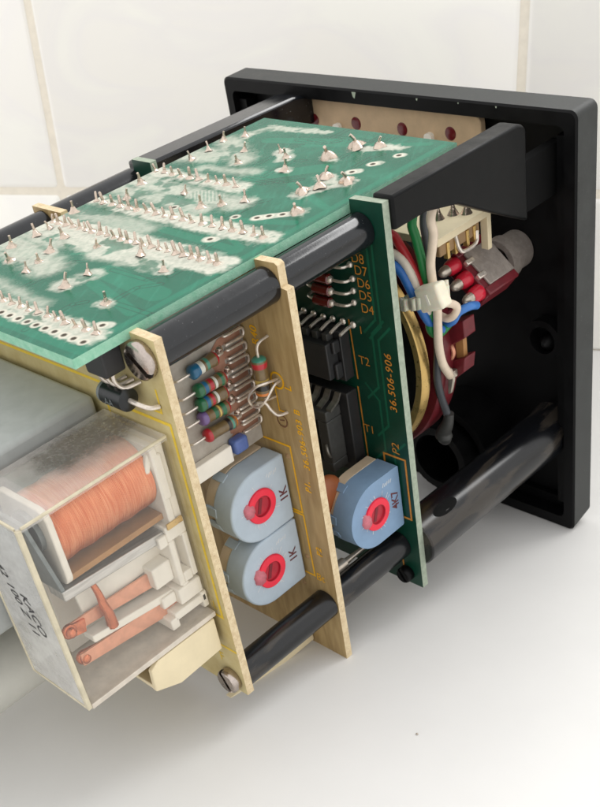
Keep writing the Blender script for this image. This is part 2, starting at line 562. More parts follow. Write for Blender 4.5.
def tile_material():
    m = mat('white marbled tile', srgb(233, 230, 222), 0.25, var=0.01, scale=0.3, spec=0.4)
    nt = m.node_tree
    N, Lk = nt.nodes, nt.links
    p = N['Principled BSDF']
    tc = N.new('ShaderNodeTexCoord')
    mp = N.new('ShaderNodeMapping')
    mp.inputs['Rotation'].default_value = (0, radians(52), 0)
    mp.inputs['Scale'].default_value = (0.05, 0.35, 0.35)
    Lk.new(tc.outputs['Object'], mp.inputs['Vector'])
    nz = N.new('ShaderNodeTexNoise')
    nz.inputs['Scale'].default_value = 1.0
    nz.inputs['Detail'].default_value = 7
    nz.inputs['Distortion'].default_value = 1.2
    Lk.new(mp.outputs[0], nz.inputs['Vector'])
    cr = N.new('ShaderNodeValToRGB')
    e = cr.color_ramp.elements
    e[0].position, e[0].color = 0.40, (*srgb(248, 246, 239), 1)
    e[1].position, e[1].color = 0.60, (*srgb(246, 243, 237), 1)
    k = cr.color_ramp.elements.new(0.52)
    k.color = (*srgb(244, 241, 237), 1)
    Lk.new(nz.outputs['Fac'], cr.inputs[0])
    Lk.new(cr.outputs[0], p.inputs['Base Color'])
    return m


tile_m = tile_material()
grout_m = mat('beige grout', srgb(234, 226, 211), 0.85, var=0.06, scale=3, bump=0.3, bscale=20)
# the two upright joints and the level joint the photograph shows set the tile size and offsets
TW, TH, GR = 151.5, 200.0, 2.6


def hit_wall(u, v):
    r = Rw.transposed() @ Vector(((u - 283.983) / 1073.6656, (v - 601.481) / 1073.6656, 1))
    t = wall_d / wn.dot(r)
    X = wall_c + r * t
    return wh.dot(X - wall_o), X.z


GRID_H = [hit_wall(26, 0)[0], hit_wall(522, 60)[0]]
TW = GRID_H[1] - GRID_H[0]
ROW_Z = hit_wall(20, 191.5)[1]
TH = 150.0
WALL_TOP = ROW_Z + TH                      # one row of tiles under the window
mb = MB()
mb.add([wall_o - wh * 900 + wn * 0.7 - Zp * 5, wall_o + wh * 900 + wn * 0.7 - Zp * 5, wall_o + wh * 900 + wn * 0.7 + Zp * WALL_TOP,
        wall_o - wh * 900 + wn * 0.7 + Zp * WALL_TOP], [(0, 1, 2, 3)], 1)
for i in range(-4, 6):
    for j in range(-1, 1):
        h0 = GRID_H[0] + i * TW + GR / 2
        h1 = h0 + TW - GR
        z0 = max(ROW_Z + j * TH + GR / 2, 0.1)
        z1 = ROW_Z + (j + 1) * TH - GR / 2
        rr = rrect(h0, h1, z0, z1, 1.2, 3)
        b_ = 0.8
        inner = rrect(h0 + b_, h1 - b_, z0 + b_, z1 - b_, 0.9, 3)
        vs = [wall_o + wh * q[0] + Zp * q[1] + wn * 0.65 for q in rr] + [wall_o + wh * q[0] + Zp * q[1] for q in inner]
        n = len(rr)
        mb.add(vs, [(k, (k + 1) % n, n + (k + 1) % n, n + k) for k in range(n)] + [tuple(range(n, 2 * n))], 0)
        mb.add([wall_o + wh * q[0] + Zp * q[1] + wn * 0.66 for q in rr], [tuple(range(n))], 0)
wl = put('tiled_wall', mb, [tile_m, grout_m], org=tuple(wall_o))
wl['kind'] = 'structure'
wl['label'] = 'white marbled tile wall with beige joints behind the module'

# ------------------------------------------------------------------ the module
root = bpy.data.objects.new('control_module', None)
COL.objects.link(root)
root.empty_display_size = 1
root.rotation_euler = (TILT, 0, 0)
ORG[root.name] = Vector((0, 0, 0))
root['label'] = 'opened electronic control module with black square frame and stacked circuit boards on white worktop'
root['category'] = 'electronic module'

YA, YB, YC = -95.8, -69.8, -47.25          # rear faces of the three upright boards
TH_ = 1.6

# ---- black front frame
mb = MB()
H = 95.2
o0 = rrect(-48, 48, 0, H, 1.6)
o1 = rrect(-48, 48, 1.6, H + 0.1, 1.6)
i0 = rrect(-45.4, 45.2, 3.0, 92.3, 1.4)
i1 = rrect(-45.2, 45.0, 3.2, 92.1, 1.4)
n = len(o0)
ch = rrect(-47.6, 47.6, 0.4, H - 0.4, 1.4)
ch1 = rrect(-47.6, 47.6, 2.0, H - 0.3, 1.4)
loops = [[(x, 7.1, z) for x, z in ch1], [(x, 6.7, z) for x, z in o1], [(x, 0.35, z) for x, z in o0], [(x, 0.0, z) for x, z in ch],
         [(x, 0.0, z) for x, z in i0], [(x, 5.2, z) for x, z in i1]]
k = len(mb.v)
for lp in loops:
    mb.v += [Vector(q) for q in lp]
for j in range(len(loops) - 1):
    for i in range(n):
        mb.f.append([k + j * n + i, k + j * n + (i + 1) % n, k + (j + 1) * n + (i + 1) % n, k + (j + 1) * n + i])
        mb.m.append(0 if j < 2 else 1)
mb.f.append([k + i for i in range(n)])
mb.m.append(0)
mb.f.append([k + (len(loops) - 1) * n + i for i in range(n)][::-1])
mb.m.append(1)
# ribs and steps moulded inside
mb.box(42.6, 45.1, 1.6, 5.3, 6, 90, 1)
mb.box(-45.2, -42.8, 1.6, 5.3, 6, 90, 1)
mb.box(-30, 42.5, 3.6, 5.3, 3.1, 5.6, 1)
for x, w in ((-7.0, 1.2), (10.5, 0.5), (21, 0.35), (30, 0.4)):      # pale chips on the back edge
    mb.add([(x, -0.02, H - 0.5), (x + w, -0.02, H - 0.5), (x + w * 0.6, -0.02, H - 0.4 - 1.2 * w), (x + w * 0.2, -0.02, H - 0.4 - 0.9 * w)], [(0, 1, 2, 3)], 2)
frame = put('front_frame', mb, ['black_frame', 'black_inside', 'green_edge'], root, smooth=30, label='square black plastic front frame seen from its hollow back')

# rectangular arm with gusset, upper right
mb = MB()
prof = [(-45.6, 90.4), (-37.3, 90.4), (-28.4, 88.4), (-19, 83.2), (-8.4, 77.6), (-8.4, 94.6), (-9.5, 95.6), (-11, 96.1), (-45.6, 96.2)]
mb.prism(prof, 'x', 38.6, 43.0)
arm = put('support_arm', mb, ['arm_black'], frame, bevel=0.5, label='flat black arm with a gusset at the upper corner')
mb = MB()
mb.box(39.0, 41.4, -8.6, 5.1, 78.2, 88.0)
put('arm_root', mb, ['matte_dark'], frame, bevel=0.2)  # joins arm to panel; coloured dark so it sinks into the shade
# small moulding mark on the arm
# upper left arm
mb = MB()
mb.prism([(-45.6, 88.2), (5.1, 86.0), (5.1, 92.0), (-3, 93.4), (-45.6, 94.0)], 'x', -28.2, -21.8)
put('support_arm', mb, ['rod'], frame, bevel=0.6, label='black arm behind the top circuit board')
# thick round standoff, lower right
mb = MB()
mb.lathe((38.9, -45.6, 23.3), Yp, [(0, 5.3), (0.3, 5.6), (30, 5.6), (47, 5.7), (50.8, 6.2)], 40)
so = put('standoff', mb, ['rod_streaked'], frame, label='thick round black standoff at the lower corner')
mb = MB()
for i in range(1):
    pts = []
    for a in range(24):
        t = 2 * pi * a / 24
        pts.append((t,))
    c0 = Vector((38.9, -37.5, 23.3))
    ring = []
    for (t,) in pts:
        ang = radians(62) + 0.26 * sin(t)
        ring.append(c0 + Vector((0, 3.6 * cos(t), 0)) + (Xp * cos(ang) + Zp * sin(ang)) * 5.62)
    mid = c0 + (Xp * cos(radians(62)) + Zp * sin(radians(62))) * 5.67
    mb.add(ring + [mid], [(i, (i + 1) % 24, 24) for i in range(24)])
put('recess_shade_patch', mb, ['matte_dark'], so)  # flush dark oval: a recess's shade painted on the standoff, no hollow
# hollow bosses moulded in the panel
mb = MB()


def boss(mb, x, z, ro, ri, y0, y1, mi=0, n=36):
    mb.lathe((x, y1, z), Yp, [(y0 - y1, ri), (0, ri), (0, ro), (y0 - y1, ro)], n, mi, cap0=False, cap1=False)


boss(mb, 15.5, 14.6, 12.6, 10.8, 5.2, -5.5)
put('round_boss', mb, ['black_inside'], frame)
mb = MB()
boss(mb, 15.5, 14.6, 8.6, 6.6, 5.2, -9.0)
put('round_boss', mb, ['black_inside'], frame)
mb = MB()
boss(mb, 38.6, 46.6, 4.6, 3.1, 5.2, 1.8)
mb.lathe((38.9, 5.2, 45.6), -Yp, [(0, 2.0), (2.2, 1.7), (3.6, 0.3)], 20)
put('screw_boss', mb, ['black_inside'], frame)

# ---- cream strip with four dark red lenses behind the top board
mb = MB()
mb.prism(rrect(-27.6, 24.4, 70, 91.6, 1.6), 'y', 2.6, 4.2)
strip = put('lens_strip', mb, ['plate_cream'], root, bevel=0.2, label='cream strip with dark red holes inside the frame')
for x, z in ((-21.9, 86.9), (-9.2, 87.2), (3.9, 87.2), (16.7, 87.5)):
    mb = MB()
    mb.lathe((x, 2.65, z), -Yp, [(0, 1.4), (0.12, 1.36), (0.2, 1.2), (0.22, 0.0001)], 20)
    put('red_lens', mb, ['led_red'], strip)
mb = MB()
mb.box(-26, 22, 2.2, 2.62, 84.7, 85.3)
put('scored_line', mb, ['tan'], strip)
for x, z in ((-14.6, 86.0), (11.4, 86.4)):
    mb = MB()
    mb.prism(rrect(x - 1.0, x + 1.0, z - 2.2, z + 0.9, 0.8), 'y', 1.6, 2.65)
    put('white_clip', mb, ['white_plastic'], strip)

# ---- round black spacers between the boards
RODR = 3.08
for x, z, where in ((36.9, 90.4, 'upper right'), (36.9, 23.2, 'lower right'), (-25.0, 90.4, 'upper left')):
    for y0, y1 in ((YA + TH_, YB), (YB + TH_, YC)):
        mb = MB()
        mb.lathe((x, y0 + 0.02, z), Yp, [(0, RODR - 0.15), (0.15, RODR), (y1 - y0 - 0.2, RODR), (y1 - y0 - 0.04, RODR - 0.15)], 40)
        put('spacer_rod', mb, ['rod_streaked' if z < 50 else 'rod'], root)
mb = MB()
mb.lathe((-25.0, YA - 30, 90.4), Yp, [(0, RODR - 0.15), (0.15, RODR), (29.9, RODR)], 32)
put('spacer_rod', mb, ['rod'], root)


def slotted_screw(x, y, z, r, h, ang, m1='screw', m2='slot_dark'):
    mb = MB()
    u = Xp * cos(ang) + Zp * sin(ang)
    w = Xp * -sin(ang) + Zp * cos(ang)
    c = Vector((x, y, z))
    mb.lathe(c, -Yp, [(0, r - 0.1), (0.1, r), (h * 0.5, r)], 32, cap1=False)
    g = r * 0.17
    for sgn in (1, -1):
        pts = []
        a0 = math.asin(g / r)
        for i in range(17):
            a = a0 + (pi - 2 * a0) * i / 16
            pts.append((cos(a) * r, sin(a) * r * sgn))
        k = len(mb.v)
        nn = len(pts)
        for dep, sc in ((h * 0.5, 1.0), (h - 0.35, 1.0), (h, 0.86)):
            for pa, pb in pts:
                mb.v.append(c - Yp * dep + u * (pa * sc) + w * ((pb - sgn * g) * sc + sgn * g))
        for j in range(2):
            for i in range(nn):
                mb.f.append([k + j * nn + i, k + j * nn + (i + 1) % nn, k + (j + 1) * nn + (i + 1) % nn, k + (j + 1) * nn + i])
                mb.m.append(0)
        mb.f.append([k + 2 * nn + i for i in range(nn)])
        mb.m.append(0)
    mb.lathe(c - Yp * (h * 0.5), -Yp, [(0, r * 0.98), (0.02, r * 0.98)], 24, 1)
    return put('screw', mb, [m1, m2], root, bevel=0.0, smooth=50)


slotted_screw(36.9, YA, 90.2, 3.05, 1.7, radians(-38))
slotted_screw(36.9, YA, 23.6, 2.5, 1.9, radians(-62))
slotted_screw(38.3, YC, 16.1, 1.8, 1.9, radians(-55), 'black_inside', 'black_inside')

# ---- rear board A (cream, yellow legend)
mb = MB()
polyA = [(-26, 20.8), (40.3, 20.8), (40.3, 93.7), (33.7, 93.95), (33.7, 92.7), (-19, 92.7), (-19, 94.0), (-28.5, 94.0), (-28.5, 60), (-26, 60)]
mb.prism(polyA, 'y', YA, YA + TH_, 1, cap=0)
L1 = [(-20, YA, 82.2), (22.6, YA, 82.3), (22.6, YA, 60)]
mb.line(L1, 0.55, -Yp, 2)
mb.line([(21.2, YA, 79.2), (38.9, YA, 79.2), (38.9, YA, 39.6), (21.2, YA, 39.6)], 0.6, -Yp, 2)
mb.line([(33.5, YA, 31.6), (40, YA, 31.6)], 0.5, -Yp, 2)
mb.line([(24.5, YA, 84.9), (24.5, YA, 81.0), (37.5, YA, 81.0), (37.5, YA, 84.9)], 0.4, -Yp, 2)
mb.text('F', (34.6, YA, 27.3), Xp, Zp, 3.0, 2)
mb.text('IL', (36.4, YA, 41.2), Xp, Zp, 2.4, 2)
boardA = put('circuit_board', mb, ['epoxy_a', 'epoxy_edge', 'ink_lemon'], root, smooth=20, fix=False,
             label='cream rear circuit board with yellow printed lines')

# ---- middle board B (brown laminate face)
mb = MB()
polyB = [(-27, 9.3), (39.9, 9.3), (41.2, 89.6), (41.2, 90.2), (39.9, 90.4), (39.9, 94.0), (39.3, 94.4), (33.6, 94.2), (33.2, 93.6), (33.2, 92.7), (-18.6, 92.7),
         (-18.6, 93.9), (-28.2, 93.9), (-28.2, 88)]
mb.prism(polyB, 'y', YB, YB + TH_, 1, cap=0)
YBp = YB - 0.01
UPT = (Zp, -Xp)
mb.text('R40', (31.9, YBp, 78.3), *UPT, 2.3, 2, extra=0.045, shear=0.12)
mb.text('L', (38.0, YBp, 71.2), *UPT, 2.3, 2, extra=0.045, shear=0.12)
mb.text('36.506-903 B', (39.0, YBp, 55.4), *UPT, 1.95, 2, extra=0.045, shear=0.12, spacing=1.18)
mb.text('P1.', (38.3, YBp, 50.2), *UPT, 1.95, 2, extra=0.045, shear=0.12, spacing=1.1)
mb.text('P2', (38.1, YBp, 35.2), *UPT, 2.0, 2, extra=0.045, shear=0.12, spacing=1.1)
mb.text('Bt', (35.2, YBp, 28.6), Xp, Zp, 2.6, 2, shear=0.1)
mb.line([(20, YBp, 59.2), (34.8, YBp, 59.2), (34.8, YBp, 44.6), (30, YBp, 44.6)], 0.42, -Yp, 2)
mb.line([(30, YBp, 44.0), (34.9, YBp, 44.0), (34.9, YBp, 29.3), (30, YBp, 29.3)], 0.42, -Yp, 2)
circ = [(34.8 + 1.5 * cos(t * pi / 9), YBp, 72.6 + 1.5 * sin(t * pi / 9)) for t in range(19)]
mb.line(circ, 0.35, -Yp, 2)
circ = [(34.1 + 1.2 * cos(t * pi / 9), YBp, 64.4 + 1.2 * sin(t * pi / 9)) for t in range(19)]
mb.line(circ, 0.28, -Yp, 3)
mb.line([(33.6, YBp, 64.4), (34.6, YBp, 64.6)], 0.25, -Yp, 3)
mb.line([(33.9, YBp, 71.0), (33.9, YBp, 66.5), (36, YBp, 66.5)], 0.3, -Yp, 2)
boardB = put('circuit_board', mb, ['epoxy_b', 'epoxy_edge', 'ink_yellow', 'ink_brown'], root, smooth=20, fix=False,
             label='brown middle circuit board marked 36.506-903 B')
for z, x in ((56.8, 33.6), (33.6, 33.6), (25.9, 31.2)):
    mb = MB()
    mb.lathe((x, YB, z), -Yp, [(0, 0.6), (0.2, 0.4), (0.3, 0.0001)], 12)
    put('solder_dot', mb, ['cream_dark'], boardB)

# ---- front green board C
mb = MB()
polyC = [(-24.1, 13.4), (42.1, 13.4), (42.2, 95.6), (34.9, 95.4), (34.9, 92.7), (-18.2, 92.7), (-18.2, 95.3), (-24.1, 95.3)]
mb.prism(polyC, 'y', YC, YC + TH_, 1, cap=0)
YCp = YC - 0.01
for i, (x, z) in enumerate(((33.6, 84.2), (34.0, 82.0), (34.3, 79.7), (34.4, 77.4), (34.5, 74.9))):
    mb.text('D%d' % (8 - i), (x, YCp, z), Xp, Zp, 2.5, 2, shear=0.0)
mb.text('1', (33.2, YCp, 70.4), Xp, Zp, 2.2, 2)
mb.text('T2', (32.2, YCp, 64.0), Xp, Zp, 2.5, 2)
mb.text('T1', (31.2, YCp, 48.9), Xp, Zp, 2.5, 2)
mb.text('36.506-906', (40.4, YCp, 55.6), *UPT, 2.35, 2, shear=0.15, spacing=1.14, extra=0.03)
mb.text('P2', (39.8, YCp, 45.9), *UPT, 2.6, 2, shear=0.1)
mb.line([(35.6, YCp, 42.0), (35.6, YCp, 45.2), (41.0, YCp, 45.2), (41.0, YCp, 30.9), (39.2, YCp, 30.9)], 0.45, -Yp, 2)
mb.line([(31.0, YCp, 72.5), (31.3, YCp, 60.6)], 0.35, -Yp, 2)
mb.line([(31.0, YCp, 58.6), (31.2, YCp, 40)], 0.35, -Yp, 2)
mb.line([(37.2, YCp, 24), (37.4, YCp, 14)], 0.4, -Yp, 2)
for x0, z0, z1, s in ((37.6, 88, 74, 1), (38.8, 89, 73, 1), (36.4, 71, 60, -1), (37.8, 70, 52, -1), (36.2, 57, 46, 1), (38.4, 46, 40, -1)):
    mb.line([(x0 - 3 * s, YCp, z0 + 3), (x0, YCp, z0), (x0, YCp, z1), (x0 - 3, YCp, z1 - 3)], 0.5, -Yp, 3, lift=0.02)
boardC = put('circuit_board', mb, ['green_c', 'green_edge', 'ink_orange', 'trace_c'], root, smooth=20, fix=False,
             label='dark green upright circuit board marked 36.506-906')

# ---- top board T (green, solder side up)
TX0, TX1, TY0, TY1, TZ = -15.6, 34.7, -106.1, -17.9, 94.5
row = lambda a, b, n: [(a[0] + (b[0] - a[0]) * i / (n - 1), a[1] + (b[1] - a[1]) * i / (n - 1)) for i in range(n)]
row1 = row((6.3, -99.2), (31.3, -99.2), 11)
row2 = row((-14.6, -74.2), (30.9, -74.0), 23)
row3 = row((-14.6, -64.0), (30.6, -63.4), 19)
row4 = row((-14.9, -48.6), (8.4, -48.8), 10)
singles = [(-12.2, -41.5), (-12.5, -36.6), (-13.9, -31.3), (-11.1, -27.6), (-4.5, -34.2), (-0.6, -39.5), (3.8, -32.2), (7.1, -34.4), (11.8, -39.6),
           (-12.5, -54.5), (0.9, -54.9), (9.3, -58.1), (12.4, -56.0), (15.6, -53.4), (-8.9, -60.9), (0.3, -90.4), (-1.0, -86.8), (-2.9, -83.3),
           (-7.1, -89.0), (-12.4, -85.0), (-11.9, -79.8), (-12.2, -76.6), (-5.5, -78.1), (-14.3, -69.3), (12.2, -86.1), (12.4, -91.1), (24.5, -92.0),
           (24.2, -79.6), (15.5, -77.3), (4.2, -78.2)]
bigs = [(23.2, -46.5), (24.7, -43.6), (22.4, -39.6), (27.7, -40.2), (17.6, -25.8), (21.7, -24.1), (15.4, -31.8), (28.7, -53.6)]
holes1 = row((2.5, -102.0), (31.7, -101.9), 13)
ring_pads = [(26.3, -31.4), (25.1, -35.7), (28.2, -26.4), (26.6, -55.0), (24.7, -56.4), (23.2, -57.8), (21.9, -67.6), (4.0, -60.2), (30.0, -97.0), (19.0, -59.0)]


def fbm(x, y, seed, octaves=5):
    out = np.zeros_like(x)
    amp, tot = 1.0, 0.0
    r = np.random.default_rng(seed)
    for o in range(octaves):
        g = r.random((64, 64))
        xi, yi = np.floor(x).astype(int), np.floor(y).astype(int)
        fx, fy = x - xi, y - yi
        fx, fy = fx * fx * (3 - 2 * fx), fy * fy * (3 - 2 * fy)
        q = lambda a, b: g[(xi + a) % 64, (yi + b) % 64]
        out += amp * ((q(0, 0) * (1 - fx) + q(1, 0) * fx) * (1 - fy) + (q(0, 1) * (1 - fx) + q(1, 1) * fx) * fy)
        tot += amp
        amp *= 0.55
        x, y = x * 2.07 + 3.1, y * 2.03 + 7.7
    return out / tot


def seg_d(x, y, a, b):
    ax, ay = a
    dx, dy = b[0] - a[0], b[1] - a[1]
    L2 = dx * dx + dy * dy + 1e-9
    t = np.clip(((x - ax) * dx + (y - ay) * dy) / L2, 0, 1)
    return np.hypot(x - ax - t * dx, y - ay - t * dy)


def sstep(v, a, b):
    t = np.clip((v - a) / (b - a), 0, 1)
    return t * t * (3 - 2 * t)


nx, ny = 300, 520
gx, gy = np.meshgrid(np.linspace(TX0, TX1, nx), np.linspace(TY0, TY1, ny), indexing='ij')
n1 = fbm(gx / 7, gy / 7, 3)
n2 = fbm(gx / 1.6, gy / 1.6, 5)
n3 = fbm(gx / 0.5, gy / 0.5, 8, 3)
streak = fbm((gx + gy * 0.6) / 0.7, (gy - gx * 0.6) / 6, 21, 4)
wob = (n2 - 0.5) * 3.4 + (n1 - 0.5) * 4.0
res = np.zeros_like(gx)
R = lambda d, r, soft=1.1: sstep(r - d + wob * 0.6 + (n3 - 0.5) * 0.8, -soft * 0.3, soft * 1.3)
res = np.maximum(res, R(seg_d(gx, gy, (-15, -74.6), (31, -74.4)), 4.0) * 0.95)
res = np.maximum(res, R(seg_d(gx, gy, (-15, -75.4), (16, -77.0)), 4.6) * 0.85)
res = np.maximum(res, R(seg_d(gx, gy, (-15, -64.0), (31, -63.4)), 2.9) * 0.95)
res = np.maximum(res, R(seg_d(gx, gy, (-15, -69), (6, -69.5)), 4.0, 2.4) * 0.6)
res = np.maximum(res, R(seg_d(gx, gy, (-15, -48.6), (8.6, -48.8)), 2.8) * 0.9)
res = np.maximum(res, R(seg_d(gx, gy, (-15, -53), (15, -55)), 3.6, 2.0) * 0.75)
res = np.maximum(res, R(seg_d(gx, gy, (-15, -40), (-6, -36)), 5.0, 2.6) * 0.7)
res = np.maximum(res, R(seg_d(gx, gy, (-13, -31), (-1, -38)), 3.6, 2.0) * 0.7)
res = np.maximum(res, R(seg_d(gx, gy, (-15, -84), (3, -88)), 4.6, 2.4) * 0.72)
res = np.maximum(res, R(seg_d(gx, gy, (-15, -80), (-4, -80)), 3.6, 2.4) * 0.7)
res = np.maximum(res, R(seg_d(gx, gy, (0.5, -100.3), (31.5, -100.3)), 2.7, 0.9) * 0.9)
res = np.maximum(res, R(seg_d(gx, gy, (-4, -95), (14, -97)), 2.4, 2.2) * 0.6)
res = np.maximum(res, R(seg_d(gx, gy, (11, -91), (13, -86)), 2.8, 1.2) * 0.75)
res = np.maximum(res, R(seg_d(gx, gy, (-10, -22.2), (5, -20.9)), 1.5, 0.7) * 0.72)
res = np.maximum(res, R(seg_d(gx, gy, (-12, -27), (-10, -23)), 1.6, 1.0) * 0.6)
res = np.maximum(res, R(seg_d(gx, gy, (23, -47), (27.8, -40)), 1.9, 0.8) * 0.85)
res = np.maximum(res, R(seg_d(gx, gy, (22.6, -40), (26, -41)), 2.0, 0.8) * 0.8)
res = np.maximum(res, R(seg_d(gx, gy, (17.2, -26), (26, -23.5)), 1.7, 0.7) * 0.85)
res = np.maximum(res, R(seg_d(gx, gy, (15.4, -31.8), (17, -32.5)), 1.5, 0.7) * 0.85)
for a, b in (((28.9, -53.4), (23.2, -57.9)), ((26.2, -31.4), (27.0, -30.6)), ((24.9, -35.8), (25.8, -35.0)), ((28.2, -26.6), (28.6, -26.2)),
             ((4.5, -33.0), (7.6, -34.8)), ((10.6, -39.4), (12.6, -39.6)), ((21.6, -67.8), (22.6, -67.4)), ((29.6, -97.2), (30.8, -96.6))):
    res = np.maximum(res, sstep(1.25 - seg_d(gx, gy, a, b) + wob * 0.12, -0.1, 0.35) * 0.85)
for q in singles + bigs:
    res = np.maximum(res, R(np.hypot(gx - q[0], gy - q[1]), 1.9, 0.8) * 0.85)
for a, b, r_, k_ in (((-15, -90), (-10, -96), 3.0, 0.7), ((6, -80), (22, -79), 2.6, 0.85), ((-15, -58), (10, -59), 3.0, 0.7), ((-6, -44), (6, -42), 2.2, 0.6), ((16, -76.5), (27, -76), 2.6, 0.85),
                     ((-13, -104), (2, -103), 1.4, 0.6)):
    res = np.maximum(res, R(seg_d(gx, gy, a, b), r_, 1.8) * k_)
res *= np.clip(0.66 + 0.62 * n3 * (0.5 + 0.9 * streak), 0.45, 1.05)
# bare mask scraped through the residue
res *= 1 - 0.75 * sstep(fbm(gx / 4.2, gy / 4.2, 77), 0.60, 0.70)
# copper hatching seen near row 4
hatch = (np.sin((gx * 0.9 + gy) * 2 * pi / 0.9) > 0.2) * sstep(2.6 - np.hypot((gx - 6) / 1.8, gy + 54), 0, 0.6)
res *= 1 - 0.5 * hatch
pad = np.zeros_like(gx)
hole = np.zeros_like(gx)
for q in row1 + holes1 + row2 + row3 + row4:
    d = np.hypot(gx - q[0], gy - q[1])
    pad = np.maximum(pad, sstep(1.02 - d, -0.1, 0.15))
for q in ring_pads + holes1:
    d = np.hypot(gx - q[0], gy - q[1])
    pad = np.maximum(pad, sstep(1.0 - d, -0.1, 0.15))
    hole = np.maximum(hole, sstep(0.52 - d, -0.08, 0.1))
# copper pours under the mask: slightly lighter green with dark gaps
pour = np.zeros_like(gx)
for a, b, r in (((-15, -104), (34, -104), 0.9), ((33.2, -104), (33.2, -20), 0.7), ((12, -60), (30, -68), 0.6), ((18, -44), (32, -50), 0.8),
                ((6, -28), (30, -20), 0.8), ((14, -84), (30, -86), 2.2), ((16, -88), (31, -92), 1.2), ((8, -44), (18, -36), 2.0),
                ((-4, -28), (12, -24), 1.4), ((2, -82), (30, -70), 0.4), ((20, -60), (31, -57), 1.0), ((10, -68), (30, -69), 1.0)):
    pour = np.maximum(pour, sstep(r - seg_d(gx, gy, a, b), -0.08, 0.08))
trk = np.zeros_like(gx)
tr_r = np.random.default_rng(5)
for i in range(34):
    x0_, y0_ = tr_r.uniform(-14, 33), tr_r.uniform(-104, -20)
    if tr_r.random() < 0.55:
        x1_, y1_ = x0_, y0_ + tr_r.uniform(4, 16)
    else:
        x1_, y1_ = x0_ + tr_r.uniform(3, 12), y0_
    x2_, y2_ = x1_ + tr_r.uniform(1, 3), y1_ + tr_r.uniform(1, 3)
    for a, b in (((x0_, y0_), (x1_, y1_)), ((x1_, y1_), (x2_, y2_))):
        d = seg_d(gx, gy, a, b)
        trk = np.maximum(trk, sstep(0.62 - d, -0.06, 0.06) * sstep(d - 0.40, -0.06, 0.06))
green = np.array(srgb(0, 96, 72))
green2 = np.array(srgb(2, 116, 88))
teal = np.array(srgb(52, 148, 122))
white = np.array(srgb(205, 204, 190))
padc = np.array(srgb(214, 208, 192))
dark = np.array(srgb(70, 62, 50))
col = green[None, None] * (0.78 + 0.44 * n1[..., None])
col = col * (1 - 0.7 * pour[..., None]) + green2 * 0.7 * pour[..., None]
col = col * (1 - 0.45 * trk[..., None])
scuff = sstep(n1 * 0.6 + n2 * 0.4, 0.50, 0.76) * 0.16 + sstep(streak, 0.60, 0.74) * 0.16
col = col * (1 - scuff[..., None]) + teal * scuff[..., None]
col = col * (1 - res[..., None]) + white * res[..., None]
col = col * (1 - 0.8 * pad[..., None]) + padc * 0.8 * pad[..., None]
col = col * (1 - hole[..., None]) + dark * hole[..., None]

mb = MB()
mb.box(TX0, TX1, TY0, TY1, TZ - 1.6, TZ, 1, skip='+z')
k0 = len(mb.v)
P = [(float(a), float(b), TZ) for a, b in zip(gx.ravel(), gy.ravel())]
F = []
for i in range(nx - 1):
    for j in range(ny - 1):
        q = i * ny + j
        F.append((q, q + ny, q + ny + 1, q + 1))
mb.add(P, F, 0)
tm = bpy.data.materials.new('green solder mask with flux')
tm.use_nodes = True
N, Lk = tm.node_tree.nodes, tm.node_tree.links
pp = N['Principled BSDF']
pp.inputs['Specular IOR Level'].default_value = 0.22
at = N.new('ShaderNodeAttribute')
at.attribute_name = 'mask'
Lk.new(at.outputs['Color'], pp.inputs['Base Color'])
a2 = N.new('ShaderNodeAttribute')
a2.attribute_name = 'flux'
mr = N.new('ShaderNodeMapRange')
mr.inputs[3].default_value = 0.24
mr.inputs[4].default_value = 0.72
Lk.new(a2.outputs['Fac'], mr.inputs[0])
Lk.new(mr.outputs[0], pp.inputs['Roughness'])
tcn = N.new('ShaderNodeTexCoord')
nb = N.new('ShaderNodeTexNoise')
nb.inputs['Scale'].default_value = 22
nb.inputs['Detail'].default_value = 5
Lk.new(tcn.outputs['Object'], nb.inputs['Vector'])
bp = N.new('ShaderNodeBump')
bp.inputs['Strength'].default_value = 0.12
bp.inputs['Distance'].default_value = 0.02
Lk.new(nb.outputs['Fac'], bp.inputs['Height'])
Lk.new(bp.outputs[0], pp.inputs['Normal'])
boardT = put('circuit_board', mb, [tm, 'mint_edge'], root, smooth=20, fix=False,
             label='bright green top circuit board, solder side up with whitish flux')
me = boardT.data
ca = me.color_attributes.new('mask', 'FLOAT_COLOR', 'POINT')
arr = np.ones((len(me.vertices), 4), dtype=np.float32)
arr[k0:, :3] = np.clip(col.reshape(-1, 3), 0, 1)
ca.data.foreach_set('color', arr.ravel())
fa = me.attributes.new('flux', 'FLOAT', 'POINT')
fl = np.zeros(len(me.vertices), dtype=np.float32)
fl[k0:] = res.ravel()
fa.data.foreach_set('value', fl)


